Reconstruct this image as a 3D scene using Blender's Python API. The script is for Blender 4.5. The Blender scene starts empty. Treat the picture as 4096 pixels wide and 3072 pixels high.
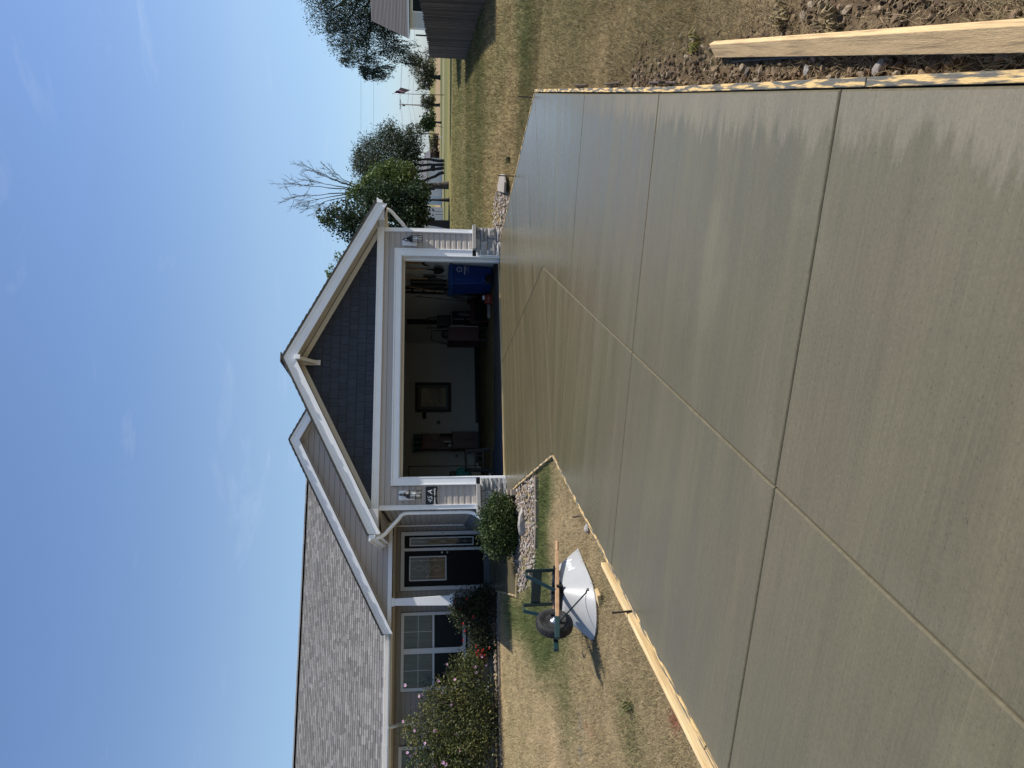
import bpy, math, random
import numpy as np
from mathutils import Vector, Matrix

S = bpy.context.scene
C = S.collection
rad = math.radians

# ------------------------------------------------------------------ camera, sky, sun, exposure
# The photograph was taken with the phone on its side: the picture's left is the sky.
PITCH, YAW, ROLL = rad(6.77), rad(15.52), rad(-0.11)
fw = Vector((math.sin(YAW)*math.cos(PITCH), math.cos(YAW)*math.cos(PITCH), -math.sin(PITCH)))
rt = Vector((math.cos(YAW), -math.sin(YAW), 0))
dn = fw.cross(rt)
rt, dn = math.cos(ROLL)*rt + math.sin(ROLL)*dn, math.cos(ROLL)*dn - math.sin(ROLL)*rt
cam = bpy.data.cameras.new('camera')
cam.sensor_width, cam.lens = 36.0, 36.0*2807/4096
cam.clip_start, cam.clip_end = 0.05, 20000
camo = bpy.data.objects.new('camera', cam); C.objects.link(camo)
bk = -fw
camo.matrix_world = Matrix(((dn.x, rt.x, bk.x, 0), (dn.y, rt.y, bk.y, 0), (dn.z, rt.z, bk.z, 1.58), (0, 0, 0, 1)))
S.camera = camo

SUN = Vector((1.0, -0.21, 1.27)).normalized()           # direction towards the sun
SUN_ELEV = math.asin(SUN.z)
SUN_ROT = math.atan2(SUN.x, SUN.y)
SUN_STRENGTH, SKY_STRENGTH, EXPOSURE = 4.7, 0.108, 0.50
W = bpy.data.worlds.new('World'); S.world = W; W.use_nodes = True
wn, wl = W.node_tree.nodes, W.node_tree.links
wbg = wn['Background']; wbg.inputs['Strength'].default_value = SKY_STRENGTH
sky = wn.new('ShaderNodeTexSky'); sky.sky_type = 'NISHITA'; sky.sun_disc = False
sky.sun_elevation, sky.sun_rotation = SUN_ELEV, SUN_ROT
sky.altitude, sky.air_density, sky.dust_density, sky.ozone_density = 200, 1.0, 0.35, 3.0
# thin cirrus wisps, a property of the sky in every direction
wtc = wn.new('ShaderNodeTexCoord')
wmp = wn.new('ShaderNodeMapping'); wmp.inputs['Scale'].default_value = (2.2, 2.2, 9.0)
wmp.inputs['Rotation'].default_value = (0, rad(10), rad(20))
wns = wn.new('ShaderNodeTexNoise'); wns.inputs['Scale'].default_value = 2.1
wns.inputs['Detail'].default_value = 9; wns.inputs['Roughness'].default_value = 0.62; wns.inputs['Distortion'].default_value = 0.6
wrp = wn.new('ShaderNodeMapRange'); wrp.inputs[1].default_value = 0.60; wrp.inputs[2].default_value = 0.90
wrp.inputs[3].default_value = 0.0; wrp.inputs[4].default_value = 0.16
wmx = wn.new('ShaderNodeMix'); wmx.data_type = 'RGBA'
wmx.inputs[7].default_value = (7.6, 7.9, 8.6, 1)
wl.new(wtc.outputs['Generated'], wmp.inputs[0]); wl.new(wmp.outputs[0], wns.inputs['Vector'])
wl.new(wns.outputs['Fac'], wrp.inputs[0]); wl.new(wrp.outputs[0], wmx.inputs[0])
# sky colour dimmed and tinted bluer towards the horizon, the same all round
wsp = wn.new('ShaderNodeSeparateXYZ'); wl.new(wtc.outputs['Generated'], wsp.inputs[0])
wcr = wn.new('ShaderNodeValToRGB'); e_ = wcr.color_ramp.elements
e_[0].position, e_[0].color = 0.0, (.56, .66, .90, 1); e_[1].position, e_[1].color = 0.42, (.965, .985, 1.055, 1)
q_ = wcr.color_ramp.elements.new(0.09); q_.color = (.76, .80, .88, 1)
q_ = wcr.color_ramp.elements.new(0.22); q_.color = (1.02, .98, .94, 1)
wl.new(wsp.outputs['Z'], wcr.inputs[0])
wml = wn.new('ShaderNodeMix'); wml.data_type = 'RGBA'; wml.blend_type = 'MULTIPLY'; wml.inputs[0].default_value = 1
wl.new(sky.outputs[0], wml.inputs[6]); wl.new(wcr.outputs[0], wml.inputs[7]); wl.new(wml.outputs[2], wmx.inputs[6]); wl.new(wmx.outputs[2], wbg.inputs['Color'])

sl = bpy.data.lights.new('sun', 'SUN'); sl.energy = SUN_STRENGTH; sl.angle = rad(0.53); sl.color = (1.0, 0.945, 0.87)
slo = bpy.data.objects.new('sun', sl); C.objects.link(slo)
slo.rotation_euler = SUN.to_track_quat('Z', 'Y').to_euler(); slo.location = (30, -6, 40)

S.view_settings.view_transform = 'Standard'; S.view_settings.look = 'None'
S.view_settings.gamma = 1; S.view_settings.use_curve_mapping = False
S.view_settings.exposure = EXPOSURE

# ------------------------------------------------------------------ helpers
rng = random.Random(7)
nr = np.random.default_rng(11)

def origin_of(o):
    p = Vector((0, 0, 0))
    while o is not None:
        p += o.location; o = o.parent
    return p

def tag(o, label=None, cat=None, group=None, kind=None):
    if label: o['label'] = label
    if cat: o['category'] = cat
    if group: o['group'] = group
    if kind: o['kind'] = kind
    return o

def thing(name, label, cat, loc=(0, 0, 0), group=None):
    o = bpy.data.objects.new(name, None); o.empty_display_size = 0.2
    C.objects.link(o); o.location = loc
    return tag(o, label, cat, group)

def link(name, me, parent=None, loc=(0, 0, 0)):
    o = bpy.data.objects.new(name, me); C.objects.link(o); o.parent = parent; o.location = loc
    return o

def copy_tree(o, parent=None):
    c = o.copy(); C.objects.link(c)
    if parent is not None: c.parent = parent
    for ch in list(o.children): copy_tree(ch, c)
    return c

def basis(d, up=(0, 0, 1)):
    d = Vector(d).normalized(); up = Vector(up)
    if abs(d.dot(up)) > 0.99: up = Vector((0, 1, 0)) if abs(d.y) < 0.9 else Vector((1, 0, 0))
    x = up.cross(d).normalized(); y = d.cross(x)
    return x, y, d

class MB:
    def __init__(s): s.v = []; s.f = []
    def add(s, vs, fs):
        k = len(s.v); s.v += [tuple(v) for v in vs]; s.f += [tuple(i+k for i in f) for f in fs]; return s
    def box(s, x0, x1, y0, y1, z0, z1):
        return s.add([(x0,y0,z0),(x1,y0,z0),(x1,y1,z0),(x0,y1,z0),(x0,y0,z1),(x1,y0,z1),(x1,y1,z1),(x0,y1,z1)],
                     [(0,3,2,1),(4,5,6,7),(0,1,5,4),(1,2,6,5),(2,3,7,6),(3,0,4,7)])
    def beam(s, p, q, w, h, up=(0, 0, 1)):            # w across, h along up
        p, q = Vector(p), Vector(q); x, y, d = basis(q-p, up)
        vs = [c + sx*w/2*x + sy*h/2*y for c in (p, q) for sx, sy in ((-1,-1),(1,-1),(1,1),(-1,1))]
        return s.add(vs, [(0,3,2,1),(4,5,6,7),(0,1,5,4),(1,2,6,5),(2,3,7,6),(3,0,4,7)])
    def prism(s, poly, vec):
        n = len(poly); vec = Vector(vec); a = [Vector(p) for p in poly]
        nrm = Vector((0, 0, 0))
        for i in range(n): nrm += a[i].cross(a[(i+1) % n])
        if nrm.dot(vec) > 0: a = a[::-1]
        vs = a + [p + vec for p in a]
        return s.add(vs, [tuple(range(n)), tuple(range(2*n-1, n-1, -1))] + [(i, i+n, (i+1) % n + n, (i+1) % n) for i in range(n)])
    def tube(s, pts, r, n=8, cap=True):
        pts = [Vector(p) for p in pts]; m = len(pts)
        rs = r if isinstance(r, (list, tuple)) else [r]*m
        x = None; vs = []
        for i, p in enumerate(pts):
            d = (pts[min(i+1, m-1)] - pts[max(i-1, 0)])
            if d.length < 1e-9: d = Vector((0, 0, 1))
            d.normalize()
            if x is None: x, y, _ = basis(d)
            else:
                x = (x - d*x.dot(d))
                if x.length < 1e-6: x = basis(d)[0]
                x.normalize()
            y = d.cross(x)
            vs += [p + rs[i]*(math.cos(2*math.pi*k/n)*x + math.sin(2*math.pi*k/n)*y) for k in range(n)]
        fs = [(i*n+k, i*n+(k+1) % n, (i+1)*n+(k+1) % n, (i+1)*n+k) for i in range(m-1) for k in range(n)]
        if cap: fs += [tuple(range(n))[::-1], tuple((m-1)*n+k for k in range(n))]
        return s.add(vs, fs)
    def lathe(s, prof, n=16, o=(0, 0, 0), axis=(0, 0, 1)):   # prof: (radius, height along axis)
        x, y, d = basis(axis); o = Vector(o)
        vs = [o + h*d + r*(math.cos(2*math.pi*k/n)*x + math.sin(2*math.pi*k/n)*y) for r, h in prof for k in range(n)]
        m = len(prof)
        fs = [(i*n+k, i*n+(k+1) % n, (i+1)*n+(k+1) % n, (i+1)*n+k) for i in range(m-1) for k in range(n)]
        fs += [tuple(range(n))[::-1], tuple((m-1)*n+k for k in range(n))]
        return s.add(vs, fs)
    def mesh(s, name):
        me = bpy.data.meshes.new(name); me.from_pydata(s.v, [], s.f); me.update(); return me
    def build(s, name, mat, parent=None, smooth=False, bev=0, label=None):
        if parent is None:
            a = np.array(s.v); o0 = Vector(((a[:,0].min()+a[:,0].max())/2, (a[:,1].min()+a[:,1].max())/2, a[:,2].min()))
        else: o0 = origin_of(parent)
        s.v = [(x-o0.x, y-o0.y, z-o0.z) for x, y, z in s.v]
        me = s.mesh(name)
        if mat is not None: me.materials.append(mat)
        if smooth: me.polygons.foreach_set('use_smooth', [True]*len(me.polygons))
        o = link(name, me, parent, o0 if parent is None else (0, 0, 0))
        if bev:
            b = o.modifiers.new('bevel', 'BEVEL'); b.width = bev; b.segments = 2; b.limit_method = 'ANGLE'; b.angle_limit = rad(40)
        if label: o['label'] = label
        return o

def np_mesh(name, V, F, mat, col=None, parent=None, smooth=False):
    V = np.asarray(V, np.float32); F = np.asarray(F, np.int32); k = F.shape[1]
    if parent is not None: V = V - np.array(origin_of(parent), np.float32)
    me = bpy.data.meshes.new(name)
    me.vertices.add(len(V)); me.vertices.foreach_set('co', V.ravel())
    me.loops.add(F.size); me.loops.foreach_set('vertex_index', F.ravel())
    me.polygons.add(len(F)); me.polygons.foreach_set('loop_start', np.arange(0, F.size, k, dtype=np.int32))
    me.polygons.foreach_set('loop_total', np.full(len(F), k, np.int32))
    me.polygons.foreach_set('use_smooth', np.full(len(F), bool(smooth)))
    if col is not None:
        at = me.color_attributes.new('Col', 'FLOAT_COLOR', 'POINT')
        at.data.foreach_set('color', np.hstack([col, np.ones((len(V), 1))]).astype(np.float32).ravel())
    me.update(); me.validate()
    me.materials.append(mat)
    return link(name, me, parent)

def text_mesh(txt, size, name, font_shear=0.0):
    cu = bpy.data.curves.new(name, 'FONT'); cu.body = txt; cu.size = size; cu.extrude = 0.0008; cu.shear = font_shear
    cu.align_x = 'CENTER'; cu.align_y = 'CENTER'
    o = bpy.data.objects.new(name, cu); C.objects.link(o)
    dg = bpy.context.evaluated_depsgraph_get()
    me = bpy.data.meshes.new_from_object(o.evaluated_get(dg))
    bpy.data.objects.remove(o); return me

def put_text(txt, size, name, mat, parent, pos, xdir, ydir, shear=0.0):
    me = text_mesh(txt, size, name, shear); me.materials.clear(); me.materials.append(mat)
    x, y = Vector(xdir).normalized(), Vector(ydir).normalized(); z = x.cross(y)
    p = Vector(pos) - (origin_of(parent) if parent else Vector((0, 0, 0)))
    me.transform(Matrix(((x.x, y.x, z.x, p.x), (x.y, y.y, z.y, p.y), (x.z, y.z, z.z, p.z), (0, 0, 0, 1))))
    return link(name, me, parent)

# ------------------------------------------------------------------ materials
def M(name, col, rough=0.6, var=0.12, scale=12.0, stretch=(1, 1, 1), bump=0.0, bscale=60.0, spec=0.4, metal=0.0,
      rand=0.0, col2=None, c2lo=0.5, c2hi=0.7, coord='Object'):
    m = bpy.data.materials.new(name); m.use_nodes = True
    n, l = m.node_tree.nodes, m.node_tree.links; b = n['Principled BSDF']
    b.inputs['Roughness'].default_value = rough; b.inputs['Metallic'].default_value = metal
    b.inputs['Specular IOR Level'].default_value = spec
    tc = n.new('ShaderNodeTexCoord'); mp = n.new('ShaderNodeMapping'); mp.inputs['Scale'].default_value = stretch
    l.new(tc.outputs[coord], mp.inputs[0])
    ns = n.new('ShaderNodeTexNoise'); ns.inputs['Scale'].default_value = scale; ns.inputs['Detail'].default_value = 6
    ns.inputs['Roughness'].default_value = 0.65
    l.new(mp.outputs[0], ns.inputs['Vector'])
    oi = n.new('ShaderNodeObjectInfo')
    mr = n.new('ShaderNodeMapRange'); mr.inputs[1].default_value = 0.25; mr.inputs[2].default_value = 0.75
    mr.inputs[3].default_value = 1-var; mr.inputs[4].default_value = 1+var
    l.new(ns.outputs['Fac'], mr.inputs[0])
    fac = mr.outputs[0]
    if rand:
        r2 = n.new('ShaderNodeMapRange'); r2.inputs[3].default_value = 1-rand; r2.inputs[4].default_value = 1+rand
        l.new(oi.outputs['Random'], r2.inputs[0])
        mu = n.new('ShaderNodeMath'); mu.operation = 'MULTIPLY'; l.new(fac, mu.inputs[0]); l.new(r2.outputs[0], mu.inputs[1]); fac = mu.outputs[0]
        ad = n.new('ShaderNodeVectorMath'); ad.operation = 'ADD'; cx = n.new('ShaderNodeCombineXYZ')
        mm = n.new('ShaderNodeMath'); mm.operation = 'MULTIPLY'; mm.inputs[1].default_value = 37
        l.new(oi.outputs['Random'], mm.inputs[0]); l.new(mm.outputs[0], cx.inputs[0]); l.new(mm.outputs[0], cx.inputs[2])
        l.new(mp.outputs[0], ad.inputs[0]); l.new(cx.outputs[0], ad.inputs[1]); l.new(ad.outputs[0], ns.inputs['Vector'])
    hs = n.new('ShaderNodeMix'); hs.data_type = 'RGBA'; hs.blend_type = 'MULTIPLY'; hs.inputs[0].default_value = 1
    hs.inputs[6].default_value = (*col, 1)
    if col2 is not None:
        n2 = n.new('ShaderNodeTexNoise'); n2.inputs['Scale'].default_value = scale*0.45; n2.inputs['Detail'].default_value = 7
        l.new(mp.outputs[0] if not rand else ad.outputs[0], n2.inputs['Vector'])
        m2 = n.new('ShaderNodeMapRange'); m2.inputs[1].default_value = c2lo; m2.inputs[2].default_value = c2hi
        l.new(n2.outputs['Fac'], m2.inputs[0])
        mc = n.new('ShaderNodeMix'); mc.data_type = 'RGBA'; mc.inputs[6].default_value = (*col, 1); mc.inputs[7].default_value = (*col2, 1)
        l.new(m2.outputs[0], mc.inputs[0]); l.new(mc.outputs[2], hs.inputs[6])
    cc = n.new('ShaderNodeCombineColor')
    for i in range(3): l.new(fac, cc.inputs[i])
    l.new(cc.outputs[0], hs.inputs[7]); l.new(hs.outputs[2], b.inputs['Base Color'])
    if bump:
        n3 = n.new('ShaderNodeTexNoise'); n3.inputs['Scale'].default_value = bscale; n3.inputs['Detail'].default_value = 5
        l.new(mp.outputs[0], n3.inputs['Vector'])
        bp = n.new('ShaderNodeBump'); bp.inputs['Strength'].default_value = bump; bp.inputs['Distance'].default_value = 0.01
        l.new(n3.outputs['Fac'], bp.inputs['Height']); l.new(bp.outputs[0], b.inputs['Normal'])
    return m

def leafmat(name, trans=0.25, rough=0.55, spec=0.25):
    m = bpy.data.materials.new(name); m.use_nodes = True
    n, l = m.node_tree.nodes, m.node_tree.links; b = n['Principled BSDF']
    at = n.new('ShaderNodeAttribute'); at.attribute_name = 'Col'
    l.new(at.outputs['Color'], b.inputs['Base Color']); b.inputs['Roughness'].default_value = rough
    b.inputs['Specular IOR Level'].default_value = spec
    t = n.new('ShaderNodeBsdfTranslucent'); l.new(at.outputs['Color'], t.inputs['Color'])
    mx = n.new('ShaderNodeMixShader'); mx.inputs[0].default_value = trans
    l.new(b.outputs[0], mx.inputs[1]); l.new(t.outputs[0], mx.inputs[2]); l.new(mx.outputs[0], n['Material Output'].inputs[0])
    return m

def glass(name, tint=(0.012, 0.015, 0.018), alpha=1.0, rough=0.03):
    m = bpy.data.materials.new(name); m.use_nodes = True
    b = m.node_tree.nodes['Principled BSDF']
    b.inputs['Base Color'].default_value = (*tint, 1); b.inputs['Roughness'].default_value = rough
    b.inputs['IOR'].default_value = 1.52; b.inputs['Specular IOR Level'].default_value = 0.5; b.inputs['Alpha'].default_value = alpha
    return m

MT = dict(
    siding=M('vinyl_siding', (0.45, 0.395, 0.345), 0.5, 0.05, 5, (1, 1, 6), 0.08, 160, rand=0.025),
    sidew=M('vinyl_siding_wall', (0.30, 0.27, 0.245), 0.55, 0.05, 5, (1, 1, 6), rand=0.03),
    backing=M('shadow_gap_backing', (0.03, 0.03, 0.032), 0.9),  # near black: the colour stands in for shadow lines between the siding boards
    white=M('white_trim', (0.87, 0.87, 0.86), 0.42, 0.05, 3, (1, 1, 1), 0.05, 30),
    shadewhite=M('white_trim_shaded', (0.60, 0.60, 0.60), 0.45, 0.05, 3),  # the white trim again, its colour darkened for the shade of the porch recess
    beige=M('soffit_beige', (0.58, 0.55, 0.50), 0.5, 0.05, 3),
    soffit=M('vented_soffit', (0.50, 0.47, 0.42), 0.55, 0.06, 4, rand=0.04),
    shake=M('navy_shake', (0.026, 0.031, 0.042), 0.62, 0.22, 9, (3, 3, 1), 0.25, 40, rand=0.2),
    shingle=M('asphalt_shingle', (0.125, 0.122, 0.118), 0.9, 0.28, 60, (1, 1, 1), 0.5, 300, spec=0.15, rand=0.34),
    stone=M('limestone_veneer', (0.27, 0.262, 0.25), 0.85, 0.25, 9, (1, 1, 1), 1.0, 34, spec=0.2, rand=0.22, col2=(0.36, 0.335, 0.295)),
    mortar=M('mortar', (0.16, 0.155, 0.15), 0.95, 0.2, 30),
    capst=M('cast_stone_cap', (0.40, 0.375, 0.34), 0.8, 0.1, 9, bump=0.2, bscale=50),
    slate=M('slate_cap', (0.13, 0.145, 0.16), 0.8, 0.15, 6, bump=0.3, bscale=30),
    door=M('door_paint', (0.004, 0.0045, 0.0055), 0.5, 0.1, 5, spec=0.15),
    glass=glass('window_glass', (0.020, 0.028, 0.027), .32), curtain=M('pale_curtain', (0.46, 0.52, 0.48), 0.9, 0.15, 3, (6, 1, .3)), doorglass=glass('door_glass', (0.030, 0.036, 0.040)), glassd=M('insect_screen', (0.015, 0.019, 0.020), 0.6, 0.1, 3, spec=0.12),
    came=M('lead_came', (0.35, 0.36, 0.37), 0.35, 0.05, metal=0.6),
    nickel=M('brushed_nickel', (0.55, 0.54, 0.52), 0.3, 0.05, metal=1),
    black=M('black_metal', (0.012, 0.012, 0.013), 0.45, 0.1),
    blackp=M('black_plastic', (0.010, 0.010, 0.011), 0.5, 0.1),
    clear=glass('lamp_glass', (0.8, 0.82, 0.82), 0.22, 0.05),
    wallin=M('garage_wall_paint', (0.46, 0.475, 0.47), 0.8, 0.04, 2),
    floorin=M('garage_floor', (0.095, 0.082, 0.066), 0.75, 0.3, 1.6, (1, 1, 1), 0.1, 20, spec=0.12, col2=(0.04, 0.042, 0.048)),
    rugblue=M('blue_floor_mat', (0.042, 0.056, 0.078), 0.8, 0.3, 3, (1, 5, 1)),
    cherry=M('cherry_wood', (0.055, 0.013, 0.008), 0.4, 0.25, 6, (6, 6, 1)),
    dkwood=M('dark_wood', (0.012, 0.010, 0.009), 0.5, 0.2, 8),
    ash=M('ash_handle', (0.36, 0.22, 0.12), 0.5, 0.2, 14, (1, 1, 1), col2=(0.27, 0.16, 0.085)),
    pine=M('pine_lumber', (0.60, 0.45, 0.24), 0.7, 0.22, 9, (0.5, 9, 9), 0.2, 60, col2=(0.48, 0.31, 0.13), c2lo=0.42, c2hi=0.72),
    form=M('form_lumber', (0.55, 0.38, 0.16), 0.85, 0.25, 22, (0.55, 5, 5), 0.4, 60, col2=(0.10, 0.096, 0.080), c2lo=0.44, c2hi=0.53),
    rust=M('rusty_steel', (0.055, 0.042, 0.036), 0.7, 0.3, 40, col2=(0.11, 0.055, 0.03)),
    teal=M('teal_fabric', (0.02, 0.17, 0.15), 0.85, 0.1), tealb=M('teal_basket', (0.02, 0.075, 0.085), 0.7, 0.3, 30),
    cream=M('cream_print_fabric', (0.34, 0.31, 0.25), 0.85, 0.3, 40),
    red=M('dark_red_paint', (0.028, 0.004, 0.004), 0.4, 0.1), orange=M('orange_plastic', (0.20, 0.025, 0.008), 0.4, 0.1),
    blue=M('blue_plastic', (0.008, 0.035, 0.17), 0.42, 0.08, 4), bluel=M('blue_plastic_lid', (0.02, 0.085, 0.27), 0.42, 0.06, 4),
    print=M('white_print', (0.75, 0.76, 0.78), 0.6, 0.02),
    printd=M('grey_print', (0.42, 0.45, 0.5), 0.6, 0.02),
    steel=M('grey_steel', (0.22, 0.22, 0.22), 0.4, 0.1, metal=0.8),
    picture=M('picture_print', (0.34, 0.30, 0.22), 0.35, 0.6, 2.2, (1, 1, 1.6), col2=(0.05, 0.05, 0.055), c2lo=0.46, c2hi=0.62),
    matb=M('picture_mat', (0.11, 0.125, 0.12), 0.6, 0.05),
    tray=M('grey_painted_tray', (0.335, 0.335, 0.332), 0.4, 0.08, 5, col2=(0.29, 0.29, 0.287)),
    greenm=M('green_metal', (0.010, 0.030, 0.032), 0.42, 0.15, 20),
    rubber=M('tyre_rubber', (0.016, 0.016, 0.017), 0.75, 0.25, 25, col2=(0.045, 0.042, 0.038)),
    bark=M('tree_bark', (0.075, 0.062, 0.052), 0.9, 0.3, 6, (1, 1, 0.3), 0.6, 14),
    barkd=M('dark_bark', (0.035, 0.030, 0.026), 0.9, 0.3, 6, (1, 1, 0.3)),
    deadb=M('dead_branch', (0.10, 0.085, 0.07), 0.9, 0.2, 6),
    fence=M('weathered_picket', (0.098, 0.078, 0.062), 0.9, 0.4, 10, (3, 3, 0.25), 0.4, 30, rand=0.5),
    roofb=M('brown_roof_course', (0.085, 0.078, 0.076), 0.9, 0.25, 20, rand=0.12),
    nwhite=M('white_lap_siding', (0.62, 0.62, 0.61), 0.6, 0.05, 3, rand=0.03),
    pole=M('pole_timber', (0.16, 0.135, 0.11), 0.9, 0.2, 3),
    wire=M('wire', (0.10, 0.11, 0.12), 0.6),
    wood=M('landscape_timber', (0.16, 0.13, 0.105), 0.9, 0.25, 7, (1, 5, 5), 0.4, 30),
    paver=M('paver_tan', (0.25, 0.21, 0.17), 0.9, 0.2, 14, bump=0.4, bscale=60, rand=0.1),
    rock=M('boulder_grey', (0.26, 0.24, 0.22), 0.9, 0.25, 8, bump=0.8, bscale=18),
    flat=M('flat_limestone', (0.24, 0.21, 0.18), 0.85, 0.15, 6, bump=0.4, bscale=20),
    clod=M('soil_clod', (0.075, 0.060, 0.048), 0.95, 0.3, 14, bump=0.9, bscale=30, rand=0.25),
    leafm=leafmat('leaf'), grassm=leafmat('grass_blade', 0.22, 0.7, 0.15), rockc=leafmat('river_rock', 0.0, 0.8, 0.25),
    petal=leafmat('petal', 0.3, 0.6, 0.1),
)
# ------------------------------------------------------------------ ground heights
def plane(y): return 0.01507*(y-14.37)
_s = [-4000, -20, 15, 19, 35, 65, 97, 200, 700, 5000, 20000]
_z = [-1.0, -0.55, 0.0, 0.05, -0.27, -0.25, -0.5, -1.1, -1.6, -2.2, -3.0]
def ground_z(x, y):
    x = np.asarray(x, float); y = np.asarray(y, float)
    s = 0.2675*x + 0.9635*y
    near = 0.01507*(np.clip(y, -30, 20)-14.37) - 0.05
    far = np.interp(s, _s, _z)
    w = np.clip((s-14)/7.0, 0, 1); w = w*w*(3-2*w)
    wl_ = np.clip((3.0-x)/3.0, 0, 1) * np.clip((22-y)/3.0, 0, 1)     # by the house the ground stays with the slab
    w = w*(1-wl_)
    return near*(1-w) + far*w
def gz(x, y): return float(ground_z(x, y))

_ph = nr.uniform(0, 6.28, (5, 6)); _an = nr.uniform(0, 6.28, (5, 6))
def vnoise(x, y, f):                       # smooth patchy noise 0..1
    t = 0
    for o in range(5):
        for k in range(6):
            ff = f*(1.0+0.35*k)*(1.75**o)
            t = t + math.pow(0.6, o)*np.sin(ff*(np.cos(_an[o, k])*x + np.sin(_an[o, k])*y) + _ph[o, k])
    return 0.5 + 0.5*np.tanh(t/3.2)

# ------------------------------------------------------------------ the house
HY = 14.37
house = thing('house', 'single-storey house with open garage, grey siding, navy gable and shingle roof', 'house', (1.37, HY, 0))

def profile_mesh(name, prof, mat):         # unit board along +x, prof = [(out, z)], faces -y
    m = MB(); n = len(prof)
    m.v = [(x, -o, z) for x in (0, 1) for o, z in prof]
    m.f = [(i, (i+1) % n, (i+1) % n + n, i+n) for i in range(n)] + [tuple(range(n))[::-1], tuple(range(n, 2*n))]
    me = m.mesh(name); me.materials.append(mat); return me
def lap(h, t=0.017): return [(0.002, 0.010), (t-.002, 0.0), (t, 0.003), (t*0.90, 0.60*h), (0.42*t, 0.70*h), (0.22*t, h-.004), (0, h-.004)]
_boards = {}
def boards(parent, x0, x1, z0, z1, y, h, mat, side=0, anchor=None):
    key = (round(h, 4), mat.name)
    if key not in _boards: _boards[key] = profile_mesh('siding_board', lap(h), mat)
    o0 = origin_of(parent); z = z0; i = 0
    while z < z1 - 0.012:
        b = link('siding_board', _boards[key], parent)
        if side == 0: b.location = Vector((x0, y, z)) - o0
        else: b.location = Vector((y, x1, z)) - o0; b.rotation_euler.z = -math.pi/2      # faces -x, x0..x1 run along y
        b.scale = (x1-x0, 1, min(1.0, (z1-z)/h)); z += h
    return

def clip(poly, a, b, c):                   # keep a*x+b*z<=c
    out = []
    for i in range(len(poly)):
        p, q = poly[i], poly[(i+1) % len(poly)]
        fp, fq = a*p[0]+b*p[1]-c, a*q[0]+b*q[1]-c
        if fp <= 0: out.append(p)
        if (fp < 0 < fq) or (fq < 0 < fp):
            t = fp/(fp-fq); out.append((p[0]+t*(q[0]-p[0]), p[1]+t*(q[1]-p[1])))
    return out

def clad_piece(name, poly, y, zb, h, t, mat, parent):
    if len(poly) < 3: return
    ar = abs(sum(poly[i][0]*poly[(i+1) % len(poly)][1]-poly[(i+1) % len(poly)][0]*poly[i][1] for i in range(len(poly))))/2
    if ar < 0.0012: return
    n = len(poly); m = MB()
    if sum(poly[i][0]*poly[(i+1) % n][1]-poly[(i+1) % n][0]*poly[i][1] for i in range(n)) < 0: poly = poly[::-1]
    m.v = [(x, y-(0.004+t*(1-(z-zb)/h)), z) for x, z in poly] + [(x, y-.001, z+(.010 if z < zb+.02 else 0)) for x, z in poly]
    m.f = [tuple(range(n))] + [tuple(range(2*n-1, n-1, -1))] + [((i+1) % n, i, i+n, (i+1) % n + n) for i in range(n)]
    m.build(name, mat, parent)

def stones(parent, u0, u1, z0, z1, mp, mat, wmin=0.16, wmax=0.42, hs=(0.13, 0.2, 0.16)):
    z = z0; r = 0
    while z < z1-0.03:
        h = hs[r % len(hs)]; 
        if z1-(z+h) < 0.07: h = z1-z
        u = u0
        while u < u1-0.005:
            w = rng.uniform(wmin, wmax)
            if u1-(u+w) < wmin*0.6: w = u1-u
            split = rng.random() < 0.22 and h > 0.14
            for (za, zb) in ([(z, z+h*0.5), (z+h*0.5, z+h)] if split else [(z, z+h)]):
                m = MB(); g = 0.007; N = 5; out = rng.uniform(0.022, 0.05)
                vs = []
                for j in range(N):
                    for i in range(N):
                        e = (i in (0, N-1)) or (j in (0, N-1))
                        uu = u+g+(w-2*g)*i/(N-1); zz = za+g+(zb-za-2*g)*j/(N-1)
                        vs.append(mp(uu + (0 if e else rng.uniform(-.012, .012)), zz, out*(0.5 if e else 1)+rng.uniform(-.010, .012)))
                b0 = len(vs); ring = [0, N-1, N*N-1, N*N-N]
                vs += [mp(u+g, za+g, -0.005), mp(u+w-g, za+g, -0.005), mp(u+w-g, zb-g, -0.005), mp(u+g, zb-g, -0.005)]
                fs = [(j*N+i, j*N+i+1, (j+1)*N+i+1, (j+1)*N+i) for j in range(N-1) for i in range(N-1)]
                fs += [tuple(range(N-1, -1, -1)) + (b0, b0+1), tuple(j*N+N-1 for j in range(N-1, -1, -1)) + (b0+1, b0+2),
                       tuple(N*N-N+i for i in range(N)) + (b0+2, b0+3), tuple(j*N for j in range(N)) + (b0+3, b0)]
                m.add(vs, fs); m.build('stone', mat, parent)
            u += w
        z += h; r += 1

front = lambda Y: (lambda u, z, o: (u, Y-o, z))
leftside = lambda X: (lambda u, z, o: (X-o, u, z))

GX0, GX1, OX0, OX1, OZ = 1.37, 7.60, 2.00, 6.94, 2.17
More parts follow.
